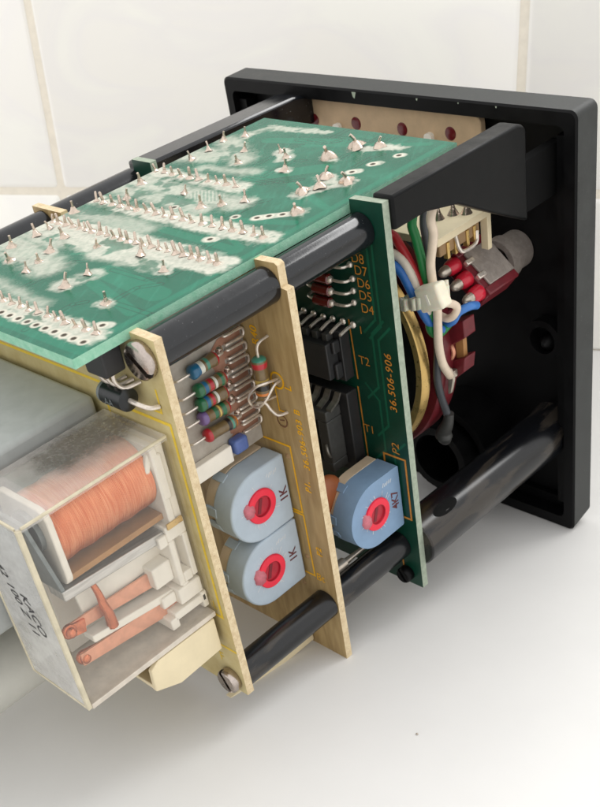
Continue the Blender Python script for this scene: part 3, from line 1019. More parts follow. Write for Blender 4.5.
def joint(kind, q):
    """one solder joint: a wetted fillet round a clipped wire end, never twice the same"""
    mb = MB()
    r = random.Random(q)
    lx, ly = r.uniform(-.3, .3), r.uniform(-.3, .3)
    if kind == 'pin':
        mb.lathe((0, 0, 0), Zp, [(0, 0.66), (0.1, 0.54), (0.3, 0.33), (0.45, 0.26)], 10, cap0=False, cap1=False)
        mb.lathe((0, 0, 0.35), Vector((lx * 0.5, ly * 0.5, 1)), [(0, 0.25), (1.2, 0.23), (1.35, 0.14)], 8, cap0=False)
    elif kind == 'cone':
        mb.lathe((0, 0, 0), Vector((lx, ly, 1)), [(0, 0.85), (0.12, 0.7), (0.35, 0.48), (0.6, 0.36), (0.9, 0.26)], 12, cap0=False)
        mb.tube([(lx * 0.7, ly * 0.7, 0.7), (lx * 1.3, ly * 1.2, 1.3), (lx * 2.2, ly * 1.6, 1.8)], 0.2, 8, sub=2)
    else:
        mb.lathe((0, 0, 0), Vector((lx, ly, 1)), [(0, 1.3), (0.2, 1.2), (0.55, 0.95), (0.9, 0.6), (1.1, 0.25)], 14, cap0=False)
        mb.tube([(0, 0, 0.7), (lx, ly, 1.4), (lx * 3, ly * 2.5, 2.0)], 0.26, 8, sub=2)
    for v in mb.v:
        if v.z < 1.0:
            k = 1 + 0.22 * math.sin(3 * math.atan2(v.y, v.x) + q) + 0.12 * math.sin(5 * math.atan2(v.y, v.x) + 2 * q)
            v.x *= k
            v.y *= k
    return mb


VARIANTS = {'pin': 3, 'cone': 4, 'blob': 3}
protos = {}
for kd, spots in (('pin', row1 + row2 + row3 + row4), ('cone', singles), ('blob', bigs)):
    for i, (x, y) in enumerate(spots):
        key = (kd, i % VARIANTS[kd])
        if key not in protos:
            mb = joint(kd, 10 * i + len(kd))
            mb.v = [v + Vector((x, y, TZ + 0.02)) for v in mb.v]
            protos[key] = put('solder_joint', mb, ['solder'], boardT, org=(x, y, TZ + 0.02), smooth=60)
        else:
            copy_part(protos[key], boardT, (x + random.uniform(-.15, .15), y + random.uniform(-.15, .15), TZ + 0.02), random.uniform(0, 6.28),
                      random.uniform(0.85, 1.3), (random.uniform(-.15, .15), random.uniform(-.15, .15)))

# ------------------------------------------------------------------ between the rear and the middle board
mb = MB()
mb.box(27.2, 28.0, -94.1, -69.95, 59.2, 89.5)
r0 = random.Random(4)


def blob_poly(cy, cz, ry, rz, n=16, jag=0.25):
    return [(28.0, cy + ry * cos(2 * pi * i / n) * (1 + r0.uniform(-jag, jag)), cz + rz * sin(2 * pi * i / n) * (1 + r0.uniform(-jag, jag))) for i in range(n)]


lay = 0.0
for cy, cz, ry, rz in ((-89.5, 79.5, 2.2, 1.2), (-89.8, 75, 2.4, 1.3), (-90, 71.5, 2.2, 1.2), (-90.5, 67, 2.6, 1.4), (-76, 77, 1.6, 1.0), (-75.4, 73, 1.8, 0.8),
                       (-75.4, 69, 2.0, 0.8), (-75.2, 64.4, 2.0, 1.4), (-78, 82.5, 3.6, 0.7), (-84, 83.5, 2.2, 0.8)):
    lay += 0.006
    pts = [Vector(q) + Xp * (0.02 + lay) for q in blob_poly(cy, cz, ry, rz)]
    mb.add(pts, [tuple(range(len(pts)))], 1)
for z in (80.7, 78.1, 75.7, 73.1, 70.6, 68.3, 65.8, 63.6):
    mb.add([(28.11, -77.5, z - 0.8), (28.11, -70.4, z - 0.8), (28.11, -70.4, z + 0.8), (28.11, -75.5, z + 0.7)], [(0, 1, 2, 3)], 1)
dboard = put('hybrid_board', mb, ['ceramic', 'ceramic_trace'], root, smooth=20, label='small grey ceramic board carrying five banded resistors')
mb = MB()
mb.box(28.02, 29.6, -94.0, -78.6, 59.5, 62.8)
put('white_bar', mb, ['white_plastic'], dboard, bevel=0.2)
mb = MB()
mb.box(28.02, 30.2, -78.2, -75.0, 60.4, 63.3)
put('chip_capacitor', mb, ['chip_blue'], dboard, bevel=0.55, seg=3, label='small blue dipped capacitor')
STAPLE = None
for z in (80.7, 78.1, 75.7, 73.1, 70.6, 68.3, 65.8, 63.6):
    if STAPLE is None:
        mb = MB()
        mb.tube([(28.2, -74.3, z + 0.8), (28.7, -74.0, z + 0.8), (28.8, -71.2, z + 0.8), (28.8, -70.4, z + 0.66), (28.8, -70.15, z), (28.8, -70.4, z - 0.66), (28.8, -71.2, z - 0.8),
                 (28.7, -74.0, z - 0.8), (28.2, -74.3, z - 0.8)], 0.25, 8)
        STAPLE = put('jumper_pin', mb, ['wire_tin'], dboard)
        sy, s0 = ORG[STAPLE.name], z
    else:
        copy_part(STAPLE, dboard, sy + Zp * (z - s0), 0, 1, (random.uniform(-.03, .03), random.uniform(-.05, .05)))


def resistor(p0, p1, bands, label, leads, r=1.12, body='res_body'):
    """lacquered resistor from p0 to p1; bands: [(start, end along the body 0..1, colour)]"""
    p0, p1 = Vector(p0), Vector(p1)
    Ld = (p1 - p0).length
    d = (p1 - p0) / Ld
    mats = [body] + ['band_' + b[2] for b in bands]
    ts = sorted(set([0, 0.02, 0.06, 0.12, 0.22, 0.3, 0.7, 0.78, 0.88, 0.94, 0.98, 1.0] + [b[0] for b in bands] + [b[1] for b in bands]))

    def rad(t):
        e = min(t, 1 - t)
        if e < 0.12:
            return r * (0.35 + 0.8 * math.sqrt(max(0, 1 - (1 - e / 0.12) ** 2)))
        if e < 0.30:
            return r * (1.15 - 0.15 * (e - 0.12) / 0.18)
        return r
    mis = []
    for a, b in zip(ts[:-1], ts[1:]):
        m = 0
        for i, (s, e, c) in enumerate(bands):
            if a >= s - 1e-6 and b <= e + 1e-6:
                m = i + 1
        mis.append(m)
    mb = MB()
    mb.lathe(p0, d, [(t * Ld, rad(t)) for t in ts], 20, mis=mis)
    o = put('resistor', mb, mats, root, smooth=60, label=label)
    for q in leads:
        mb = MB()
        mb.tube(q, 0.25, 8)
        put('lead', mb, ['wire_tin'], o)
    return o


RX_ = 29.5
for z0, z1, y0, y1, bands, lab in (
        (79.3, 79.5, -83.6, -77.4, ((0.0, 0.30, 'blue'), (0.30, 0.44, 'white'), (0.52, 0.62, 'teal'), (0.88, 1.0, 'red')), 'resistor with blue, white and red bands, topmost'),
        (75.8, 75.4, -83.4, -76.6, ((0.0, 0.2, 'green'), (0.22, 0.34, 'blue'), (0.40, 0.52, 'red'), (0.56, 0.64, 'white'), (0.76, 0.84, 'green'), (0.9, 1.0, 'red')),
         'resistor with green, blue, red and white bands, second from top'),
        (73.2, 72.8, -83.6, -77.0, ((0.0, 0.2, 'green'), (0.22, 0.34, 'blue'), (0.40, 0.50, 'red'), (0.56, 0.64, 'white'), (0.90, 1.0, 'red')),
         'resistor with green, blue, red and white bands, in the middle'),
        (70.7, 70.1, -83.9, -77.2, ((0.0, 0.2, 'violet'), (0.42, 0.54, 'green'), (0.58, 0.64, 'yellow'), (0.68, 0.8, 'green'), (0.9, 1.0, 'red')),
         'resistor with violet, green, yellow and red bands'),
        (67.2, 66.8, -83.6, -76.4, ((0.0, 0.14, 'red'), (0.66, 0.76, 'black'), (0.78, 0.84, 'teal'), (0.9, 1.0, 'orange')), 'resistor with red, black and orange bands, lowest')):
    resistor((RX_, y0, z0), (RX_, y1, z1), bands, lab,
             [[(RX_, y0 + 0.4, z0), (RX_, y0 - 1.6, z0), (RX_ - 0.3, y0 - 2.6, z0 - 0.1), (28.0, y0 - 3.2, z0 - 0.2)],
              [(RX_, y1 - 0.4, z1), (RX_, y1 + 0.9, z1), (RX_ - 0.3, y1 + 1.6, z1), (28.0, y1 + 1.9, z1)]])
for y0, z0, y1, z1 in ((-86.8, 79.3, -75.5, 79.5), (-86.6, 75.6, -74.7, 75.4), (-86.8, 73, -75.1, 72.8), (-87.1, 70.5, -75.3, 70.1), (-86.8, 67, -74.5, 66.8)):
    for y, z in ((y0, z0), (y1, z1)):
        mb = MB()
        mb.lathe((28.0, y, z), Xp, [(0, 0.85), (0.3, 0.7), (0.75, 0.35), (0.9, 0.05)], 10)
        put('solder_fillet', mb, ['solder'], dboard)
ORG_R = None
resistor((33.9, -72.2, 78.0), (33.5, -72.2, 70.4), ((0.0, 0.06, 'teal'), (0.10, 0.24, 'red'), (0.52, 0.62, 'yellow'), (0.66, 0.78, 'black'), (0.84, 0.9, 'orange')),
         'upright resistor with a red band beside the print R40',
         [[(33.9, -72.2, 77.5), (34.0, -72.2, 79.6), (34.3, -71.6, 80.6), (34.5, -69.8, 80.9)], [(33.5, -72.2, 71), (33.5, -72, 69.6), (33.6, -69.8, 69.2)]], r=1.25)
mb = MB()
mb.tube([(34.9, -69.8, 72.9), (35.2, -72.4, 73.6), (34.2, -74.0, 73.4), (32.4, -74.2, 71.8), (31.3, -74.0, 70.2), (31.6, -73.8, 68.9), (33.2, -73.6, 68.9), (34.6, -72.8, 70.4),
         (35.3, -71.2, 72.4), (35.3, -69.8, 72.6)], 0.25, 8)
put('wire_link', mb, ['wire_tin'], root, label='bare looped wire link soldered to the brown board')
mb = MB()
mb.tube([(32.9, -73.6, 69.6), (34.3, -73.0, 69.7), (34.7, -72.4, 68.2), (35.4, -71.6, 66.9), (35.9, -69.8, 66.6)], 0.28, 8)
put('wire_link', mb, ['wire_tin'], root, label='short bare wire end below the loop')


# ------------------------------------------------------------------ trimmers
def trimmer(X, yc, zc, yflat, blue, text, label, dab, tpos):
    r = 7.25
    a0 = [(yc + r * cos(radians(90 + 180 * i / 32)), zc + r * sin(radians(90 + 180 * i / 32))) for i in range(33)]
    poly = a0 + [(yflat, zc - r + 0.1), (yflat + 0.25, zc - r + 0.4), (yflat + 0.25, zc + r - 0.4), (yflat, zc + r - 0.1)]
    mb = MB()
    mb.prism(poly, 'x', X - 5.0, X)
    rr = random.Random(int(zc * 10))
    mb.text(text, (X, tpos[0], tpos[1]), Zp, -Yp, 2.7, 1, lift=0.03, shear=0.0, spacing=0.95, extra=0.05)
    for i in range(22):
        a = rr.uniform(0, 2 * pi)
        r1_, r2_ = 3.55, rr.uniform(3.9, 4.9)
        mb.line([(X, yc + r1_ * cos(a), zc + r1_ * sin(a)), (X, yc + r2_ * cos(a + 0.05), zc + r2_ * sin(a + 0.05))], rr.uniform(0.08, 0.16), Xp, 2, lift=0.03)
    for i in range(5):
        y_, z_ = yc + 2.5 + i * 0.55, zc + 4.6 + rr.uniform(-.2, .3)
        mb.line([(X, y_, z_), (X, y_ + 0.3, z_ + rr.uniform(0.3, 0.7))], 0.2, Xp, 2, lift=0.03)
    body = put('trimmer', mb, [blue, 'ink_maroon', 'scratch'], root, bevel=0.55, seg=3, smooth=30, label=label)
    mb = MB()
    r2 = 6.9
    b0 = [(yc + 0.2 + r2 * cos(radians(90 + 180 * i / 28)), zc + 0.4 + r2 * sin(radians(90 + 180 * i / 28))) for i in range(29)]
    mb.prism(b0 + [(yflat - 0.3, zc + 0.4 - r2), (yflat - 0.3, zc + 0.4 + r2)], 'x', X - 7.4, X - 4.98)
    put('back_wafer', mb, ['phenolic'], body, bevel=0.15)
    for a in (118, 172, 200, 236):
        mb = MB()
        c = Vector((X - 5.6, yc + 7.0 * cos(radians(a)), zc + 7.0 * sin(radians(a))))
        rad_ = Vector((0, cos(radians(a)), sin(radians(a))))
        mb.obox(c, (Xp, rad_, Xp.cross(rad_)), (1.5, 0.35, 0.9))
        put('retaining_tab', mb, [blue], body, bevel=0.12)
    # red rotor with a recessed screwdriver slot
    mb = MB()
    c = Vector((X, yc, zc))
    mb.lathe(c - Xp * 0.5, Xp, [(0.5, 3.45), (0.85, 3.42), (0.98, 3.28), (0.98, 2.1)], 36, 0, cap0=False, cap1=False)
    mb.lathe(c - Xp * 0.5, Xp, [(0.98, 2.1), (0.92, 2.0), (0.56, 1.95)], 36, 1, cap0=False, cap1=True)
    rot_ = put('rotor', mb, ['red_rotor', 'red_deep'], body, smooth=40)
    mb = MB()
    sd = Vector((0, 0.35, 0.94))
    mb.obox(c + Xp * 0.08 + Vector((0, -0.35, 0.1)), (Xp, sd, Xp.cross(sd)), (0.06, 1.5, 0.4))
    put('slot', mb, ['red_slot'], rot_)
    mb = MB()
    n = 22
    k = Vector((X + 0.02, yc + dab[0], zc + dab[1]))
    rr = random.Random(int(zc * 10))
    ring, top = [], []
    for i in range(n):
        a = 2 * pi * i / n
        f = 1 + rr.uniform(-0.12, 0.12)
        ring.append(k + Vector((0, dab[2] * cos(a) * f, dab[3] * sin(a) * f)))
        top.append(k + Vector((0.56, dab[2] * 0.85 * cos(a) * f, dab[3] * 0.8 * sin(a) * f)))
    mb.add(ring + top + [k + Xp * 0.62], [(i, (i + 1) % n, n + (i + 1) % n, n + i) for i in range(n)] + [(n + i, n + (i + 1) % n, 2 * n) for i in range(n)])
    put('varnish_dab', mb, ['pink_dab'], body, smooth=70)
    for s in (-1, 1):
        mb = MB()
        mb.tube([(X - 5.6, yflat - 0.6, zc + s * 5.0), (X - 5.6, yflat + 0.3, zc + s * 5.0), (X - 5.6, yflat + 0.55, zc + s * 5.0)], 0.35, 6, sub=1)
        put('terminal', mb, ['wire_tin'], body)
    return body


trimmer(33.0, -77.65, 50.4, -70.6, 'blue_trim', '1K', 'pale blue trimmer marked 1K with red rotor, the upper one', (-3.0, 0.5, 1.25, 1.6), (-71.1, 48.0))
trimmer(33.0, -78.6, 35.8, -70.6, 'blue_trim', '1K', 'pale blue trimmer marked 1K with red rotor, the lower one', (-3.0, 0.4, 1.4, 2.0), (-71.8, 34.2))
trimmer(39.2, -55.0, 36.6, -47.9, 'blue_trim2', '4K7', 'deeper blue trimmer marked 4K7 on the green board', (-3.1, 0.0, 1.2, 1.9), (-48.6, 34.4))

# ------------------------------------------------------------------ relay in a clear box
rx0, rx1, ry0, ry1, rz0, rz1 = 21.6, 38.0, -125.1, -96.4, 40.5, 77.5
T = 0.9
mb = MB()
mb.box(rx1 - T, rx1, ry0 + T, ry1, rz0 + T, rz1 - T, 0)            # right wall
mb.box(rx0, rx0 + T, ry0 + T, ry1, rz0 + T, rz1 - T, 0)            # left wall
mb.box(rx0 + T, rx1 - T, ry0, ry0 + T, rz0 + T, rz1 - T, 1)        # end wall
rgt = Vector((0.22, 0, -0.975))           # handwriting on the end wall
upv = Vector((0.975, 0, 0.22))
mb.text('KACO', (30.0, ry0, 62.4), rgt, upv, 2.9, 2, lift=0.06, shear=0.25, extra=0.03)
mb.text('R 42 100 Z 11', (25.4, ry0, 69.6), rgt, upv, 2.75, 2, lift=0.06, shear=0.25, spacing=1.05, extra=0.03)
relay = put('relay', mb, ['clear', 'clear_label', 'ink_black'], root, label='clear boxed relay with a copper coil inside')
mb = MB()
gx_, gy_ = np.meshgrid(np.linspace(rx0 + 0.2, rx1 - 0.2, 44), np.linspace(ry0 + 0.2, ry1, 70), indexing='ij')
P = [(float(a), float(b), rz1) for a, b in zip(gx_.ravel(), gy_.ravel())]
F = [(i * 70 + j, (i + 1) * 70 + j, (i + 1) * 70 + j + 1, i * 70 + j + 1) for i in range(43) for j in range(69)]
mb.box(rx0 + 0.2, rx1 - 0.2, ry0 + 0.2, ry1, rz1 - T, rz1, 0, skip='+z')
k0 = len(mb.v)
mb.add(P, F, 0)
lid = put('clear_lid', mb, ['clear_top'], relay, fix=False, label='hazy lid with a grey finger smudge')
fa = lid.data.attributes.new('smudge', 'FLOAT', 'POINT')
fl = np.zeros(len(lid.data.vertices), dtype=np.float32)
wv = (fbm(gx_ / 2.0, gy_ / 2.0, 31) - 0.5) * 4.0
d1 = seg_d(gx_, gy_, (27.0, -109.0), (27.6, -100.0)) + wv
fl[k0:] = (sstep(6.0 - d1, 0.0, 3.6) * 0.8).ravel()
fa.data.foreach_set('value', fl)
mb = MB()
mb.box(rx1 - 0.85, rx1 + 0.04, ry0 - 0.04, ry0 + 0.8, rz0, rz1 - 0.3)      # yellowed corners of the box
mb.box(rx0 - 0.04, rx0 + 0.6, ry0 - 0.04, ry0 + 0.6, rz0, rz1 - 0.3)
mb.box(rx0 + 0.6, rx1 - 0.85, ry0 - 0.04, ry0 + 0.5, rz0, rz0 + 0.6)
mb.box(rx1 - 0.4, rx1 + 0.05, ry0 + 0.8, ry1, rz1 - 0.45, rz1 + 0.05)
mb.box(rx0 + 0.6, rx1 - 0.85, ry0 - 0.04, ry0 + 0.4, rz1 - 0.45, rz1 + 0.05)
put('box_corner', mb, ['clear_edge'], relay, bevel=0.15)
mb = MB()
mb.box(rx0, rx1 + 0.05, ry0 + 0.8, ry1, rz0 - 0.3, rz0 + 0.75)
put('relay_base', mb, ['clear_base'], relay, bevel=0.15)
# coil
CX, CZ, CR = 29.6, 70.0, 6.35
mb = MB()
prof = []
yy = -118.4
m = 150
for i in range(m + 1):
    t = i / m
    prof.append((t * 19.0, CR + 0.05 * (1 if i % 2 else -1) + 0.12 * math.sin(t * 23) * math.sin(t * 7)))
mb.lathe((CX, yy, CZ), Yp, prof, 48)
coil = put('coil', mb, ['copper_coil'], relay, smooth=15)
mb = MB()
mb.prism(rrect(CX - 7.0, CX + 6.7, 62.2, 76.4, 2.0), 'y', -119.6, -118.45)
put('bobbin_flange', mb, ['white_plastic'], relay, bevel=0.2)
mb = MB()
mb.prism(rrect(CX - 7.0, CX + 6.9, 60.8, 76.4, 1.2), 'y', -99.35, -98.0)
mb.box(24, 36.2, -98.0, -96.5, 58, 76.0)
put('bobbin_flange', mb, ['white_plastic'], relay, bevel=0.2)
mb = MB()
mb.lathe((CX + 1, -119.6, 71.2), -Yp, [(0, 3.6), (0.9, 3.6), (1.0, 3.3)], 24)
put('pole_piece', mb, ['steel_dark'], relay, smooth=40)
mb = MB()
mb.prism([(-123.2, 76.0), (-122.5, 76.2), (-120.2, 62.0), (-120.9, 61.4)], 'x', 24, 35.6)
put('armature', mb, ['steel_dark'], relay, bevel=0.12)
mb = MB()
mb.box(24, 35.2, -119.4, -99.4, 62.3, 63.4)
put('yoke', mb, ['tan'], relay, bevel=0.1)
mb = MB()
mb.prism([(-121.0, 61.9), (-98.4, 60.5), (-98.4, 58.7), (-121.0, 60.0)], 'x', 31.5, 35.8)
put('yoke_bar', mb, ['steel'], relay, bevel=0.2)
mb = MB()
mb.box(24.0, 25.0, -118.6, -98.4, 41.6, 59.8)
put('back_wall', mb, ['white_plastic'], relay)
mb = MB()
mb.prism([(-117.8, 58.8), (-99, 57.4), (-99, 53.6), (-117.4, 52.2)], 'x', 31.8, 32.6)
put('white_insulator', mb, ['white_plastic'], relay, bevel=0.2)
for za, zb, x in ((54.3, 50.9, 33.0), (48.4, 44.6, 34.0)):
    mb = MB()
    mb.prism([(-121.4, zb + 1.2), (-98.6, zb - 1.4), (-98.6, za - 1.4), (-121.4, za - 0.2)], 'x', x, x + 0.45)
    put('contact_spring', mb, ['copper'], relay, bevel=0.08)
mb = MB()
mb.prism([(-118.5, 50.4), (-98.8, 48.2), (-98.8, 46.6), (-118.5, 49.0)], 'x', 32.0, 35.0)
put('white_spacer', mb, ['white_plastic'], relay, bevel=0.2)
for y, z in ((-121.3, 53.0), (-120.6, 46.8)):
    mb = MB()
    mb.lathe((33.2, y, z), Xp, [(0, 1.3), (0.5, 1.35), (0.7, 1.25), (0.7, 0.9), (1.4, 0.8), (1.6, 0.4)], 16)
    mb.obox((33.5, y + 1.3, z - 0.3), (Xp, Vector((0, 0.97, -0.2)), Vector((0, 0.2, 0.97))), (0.35, 1.7, 1.2))
    put('contact_rivet', mb, ['copper_dark'], relay, smooth=70)
mb = MB()
mb.tube([(34.4, -115.4, 60.4), (34.9, -114.9, 57.4), (34.9, -114.7, 54.6), (34.8, -114.3, 52.2), (34.6, -114.2, 49.6)], 0.8, 10, radii=(0.45, 1.05))
put('pigtail', mb, ['copper_dark'], relay)
# ivory comb that carries the springs
mb = MB()
xa, xb = 30.0, 36.4
mb.box(xa, xb, -100.6, -95.9 - 0.6, 58.4, 61.4)
mb.box(xa, xb, -100.6, -99.4, 49.0, 58.4)
mb.box(xa, xb, -97.6, -96.5, 49.4, 58.4)
mb.box(xa, xb, -99.4, -97.6, 49.2, 51.2)
mb.box(xa, xb - 1.2, -104.6, -100.6, 50.4, 54.6)
mb.box(xa, xb - 2.6, -99.4, -97.6, 51.2, 58.4)
mb.box(xa, xb, -102.4, -100.6, 58.0, 60.2)
put('spring_comb', mb, ['white_plastic'], relay, bevel=0.25)
mb = MB()
mb.box(xa, xb + 0.2, -101.6, -96.6, 45.6, 48.8)
mb.box(xa, xb - 0.8, -104.6, -101.6, 46.2, 48.4)
mb.box(xa, xb + 0.2, -100.4, -98.9, 48.8, 49.4)
put('spring_comb', mb, ['white_plastic'], relay, bevel=0.25)
mb = MB()
mb.box(xa, xb + 0.3, -103.6, -96.4, 43.4, 45.0)
mb.box(xa, xb + 0.3, -104.8, -103.0, 42.0, 44.2)
mb.box(xa, xb + 0.3, -97.4, -96.2, 42.0, 45.4)
put('spring_comb', mb, ['white_plastic'], relay, bevel=0.25)
mb = MB()
mb.box(36.4, 36.8, -100.2, -96.9, 60.9, 62.0)
put('brass_clip', mb, ['brass'], relay, bevel=0.08)
mb = MB()
mb.box(33, 36.6, -99.2, -97.4, 66, 74.5)
mb.obox((35.2, -100.2, 71.5), (Xp, Vector((0, 0.35, 0.94)), Vector((0, 0.94, -0.35))), (0.5, 3.4, 0.5))
put('coil_terminal', mb, ['white_plastic'], relay, bevel=0.3)

# ------------------------------------------------------------------ other things on the rear board
mb = MB()
mb.box(-34, 20.4, -152, -96.6, 49.5, 79.9)
put('transformer_case', mb, ['grey_case'], root, bevel=1.1, seg=4, label='plain grey metal can beside the relay')
mb = MB()
mb.lathe((5.9, -152, 32.4), Yp, [(0, 6.2), (0.8, 7.0), (54, 7.0), (55, 6.4)], 40)
put('capacitor', mb, ['grey_cap'], root, label='pale grey cylinder under the metal can')

mb = MB()
polyc = [(-97.0, 39.9), (-97.0, 32.6), (-107.1, 32.1), (-112.3, 34.2), (-112.0, 38.8), (-110.1, 39.9)]
mb.prism(polyc, 'x', 36.9, 38.0)
mb.prism(polyc, 'x', 30.6, 31.7)
mb.box(31.7, 36.9, -110.1, -97.0, 38.8, 39.85)
mb.prism([(-97.0, 32.65), (-107.0, 32.15), (-112.2, 34.25), (-112.2, 35.2), (-107.0, 33.2), (-97, 33.7)], 'x', 31.7, 36.9)
conn = put('pin_connector', mb, ['cream_plastic'], root, bevel=0.2, label='cream plastic connector below the relay')
mb = MB()
mb.box(31.7, 36.9, -106, -97.1, 33.8, 38.75)
put('socket_core', mb, ['cream_dark'], conn)
mb = MB()
mb.box(29.2, 31.0, -93.9, -70.0, 10.2, 12.6)
put('cream_strip', mb, ['cream_plastic'], root, bevel=0.3, label='cream strip under the lower spacer')

mb = MB()
mb.lathe((27.6, -98.6, 83.7), Xp, [(0, 1.1), (0.25, 1.75), (1.0, 1.85), (1.01, 1.87), (6.2, 1.87), (6.5, 1.2)], 24, mis=[0, 1, 1, 0, 0, 0])
mb.text('AA', (30.0, -98.6 - 1.9, 83.0), Xp, Zp, 1.7, 1, lift=0.02)
dio = put('diode', mb, ['diode_black', 'diode_band'], root, smooth=40, label='black diode with a grey band')
for q in ([(33.8, -98.6, 83.7), (35.6, -98.4, 83.4), (37.0, -97.4, 82.6), (37.5, -95.9, 82.2)], [(27.8, -98.6, 83.7), (26.6, -98.5, 83.8), (25.8, -97.6, 83.9), (25.5, -95.9, 83.9)]):
    mb = MB()
    mb.tube(q, 0.42, 8)
    put('lead', mb, ['wire_tin'], dio)
mb = MB()
mb.prism(rrect(28.4, 33.6, 88.2, 92.6, 0.5), 'y', -101.0, -97.2)
tr_ = put('transistor', mb, ['ic'], root, bevel=0.3, label='small black transistor tucked under the top board')
for x in (29.2, 31.0, 32.8):
    mb = MB()
    mb.tube([(x, -99.4, 88.4), (x + 0.1, -99.4, 86.8), (x + 0.7, -98.4, 85.6), (x + 1.4, -95.9, 85.6)], 0.33, 8)
    put('lead', mb, ['wire_tin'], tr_)

# ------------------------------------------------------------------ on the green upright board
mb = MB()
mb.box(4, 30.6, -49.8, -47.3, 60.9, 71.2)
ic1 = put('socket', mb, ['ic'], root, bevel=0.2, label='black chip socket beside the print T2')
mb = MB()
mb.box(5, 29.6, -52.8, -49.8, 62.2, 69.6)
mb.box(29.6, 30.4, -51.6, -49.8, 62.0, 65.2)
mb.box(29.6, 30.4, -51.6, -49.8, 67.2, 69.8)
put('chip', mb, ['ic', 'ic_grey'], ic1, bevel=0.3)
for i in range(9):
    mb = MB()
    x = 7.2 + 2.54 * i
    mb.box(x, x + 1.3, -51.4, -49.8, 69.55, 71.0)
    put('chip_pin', mb, ['ic_grey'], ic1, bevel=0.1)
mb = MB()
mb.box(4, 30.6, -50.2, -47.3, 40.5, 58.4)
ic2 = put('socket', mb, ['ic'], root, bevel=0.25, label='large black chip socket beside the print T1')
mb = MB()
mb.box(5, 28.4, -54.4, -50.2, 42.0, 44.2)
mb.box(5, 28.4, -54.4, -50.2, 53.6, 55.8)
mb.box(25.8, 28.4, -54.4, -50.2, 44.2, 53.6)
mb.box(5, 25.8, -52.0, -50.2, 44.2, 53.6)
mb.box(21.0, 22.6, -53.6, -52.0, 44.2, 53.6)
put('chip', mb, ['ic_grey'], ic2, bevel=0.25)
for i in range(8):
    mb = MB()
    x = 10.8 + 2.54 * i
    mb.prism([(-53.6, 55.8), (-53.6, 56.3), (-51.6, 57.2), (-50.6, 58.5), (-50.2, 58.4), (-51.2, 56.8)], 'x', x - 0.65, x + 0.65)
    put('chip_pin', mb, ['pin_grey'], ic2)
mb = MB()
mb.tube([(27.4, -54.4, 48.4), (28.0, -55.0, 47.8), (28.2, -54.9, 46.6), (28.0, -54.4, 45.8)], 0.3, 8)
put('clip_spring', mb, ['pin_grey'], ic2)
PIN = None
for i, x in enumerate((19.6, 22.2, 24.7, 27.2, 29.7, 32.2)):
    if PIN is None:
        mb = MB()
        mb.ball((x, YC - 0.25, 72.0), 0.72, 0, 10, (1, 0.7, 1))
        mb.tube([(x, YC - 0.5, 72.0), (x - 0.05, -49.2, 71.9), (x - 0.1, -51.2, 71.4)], 0.33, 8, sub=2)
        PIN = put('header_pin', mb, ['wire_tin'], boardC)
        pc, px0 = ORG[PIN.name], x
    else:
        copy_part(PIN, boardC, pc + Xp * (x - px0), 0, random.uniform(0.92, 1.08), (random.uniform(-.06, .06), 0))
for z, xr, mt, lab in ((83.6, 29.6, 'res_body', 'greenish glass diode beside the print D7'), (81.0, 29.8, 'diode_red', 'dark red glass diode beside the print D6'),
                       (78.7, 29.6, 'diode_red', 'dark red glass diode beside the print D5'), (76.4, 29.4, 'diode_red', 'dark red glass diode beside the print D4')):
    mb = MB()
    mb.lathe((xr - 4.4, -49.3, z), Xp, [(0, 0.5), (0.3, 0.95), (4.1, 0.95), (4.4, 0.6)], 18)
    dd = put('glass_diode', mb, [mt], root, smooth=40, label=lab)
    mb = MB()
    mb.tube([(xr - 0.2, -49.3, z), (xr + 2.4, -49.2, z), (xr + 3.4, -48.6, z), (xr + 3.6, YC, z)], 0.28, 8)
    mb.ball((xr + 3.6, YC - 0.1, z), 0.62, 0, 10, (1, 0.8, 1))
    mb.lathe((xr - 0.1, -49.3, z), Xp, [(0, 0.72), (0.35, 0.6), (0.6, 0.3)], 12)
    put('lead', mb, ['wire_tin'], dd)
    mb = MB()
    mb.tube([(xr - 4.2, -49.3, z), (xr - 5.6, -49.2, z), (xr - 6.6, -48.6, z), (xr - 6.8, YC, z)], 0.28, 8)
    put('lead', mb, ['wire_tin'], dd)
mb = MB()
mb.ball((31.5, -60.6, 41.2), 4.6, 0, 24, (0.45, 1, 1))
put('disc_capacitor', mb, ['brown_core'], root, smooth=80, label='round brown capacitor behind the 4K7 trimmer')
mb = MB()
mb.lathe((34.2, -65.5, 26.2), Yp, [(0, 1.0), (0.3, 1.25), (4.4, 1.25), (4.8, 0.7), (9, 0.5), (18.2, 0.5)], 16)
put('threaded_stud', mb, ['grey_lug'], root, label='small metal stud above the lower spacer')

# ------------------------------------------------------------------ behind the green board
mb = MB()
RC = Vector((6.0, -30.0, 53.0))
mb.lathe(RC, Yp, [(0.6, 23.9), (0, 24.4), (0, 25.8), (0.5, 26.2), (2.2, 26.2), (2.6, 24.6)], 96, cap0=False, cap1=False)
ringo = put('dial_ring', mb, ['brass'], root, smooth=50, label='large tarnished brass ring behind the green board')
mb = MB()
mb.lathe(RC + Yp * 1.0, Yp, [(0, 24.2), (4, 24.2)], 64)
put('dial_disc', mb, ['black_inside'], ringo)
mb = MB()
mb.lathe(RC + Yp * 4.2, Yp, [(0, 27.0), (0.4, 27.3), (5.6, 27.3), (6, 27.0)], 72)
put('dial_body', mb, ['maroon'], ringo)
mb = MB()
mb.prism([(24, 56.6), (36.5, 61.6), (36.7, 57.9), (30.4, 53.6), (24, 52)], 'y', -21.6, -18.0)
mb.prism([(36.4, 53.4), (35.8, 50.0), (27.8, 42.9), (23, 38.6), (21, 44), (29, 50.2)], 'y', -21.6, -18.0)
mb.box(20, 29, -18.0, -15.0, 44, 60)
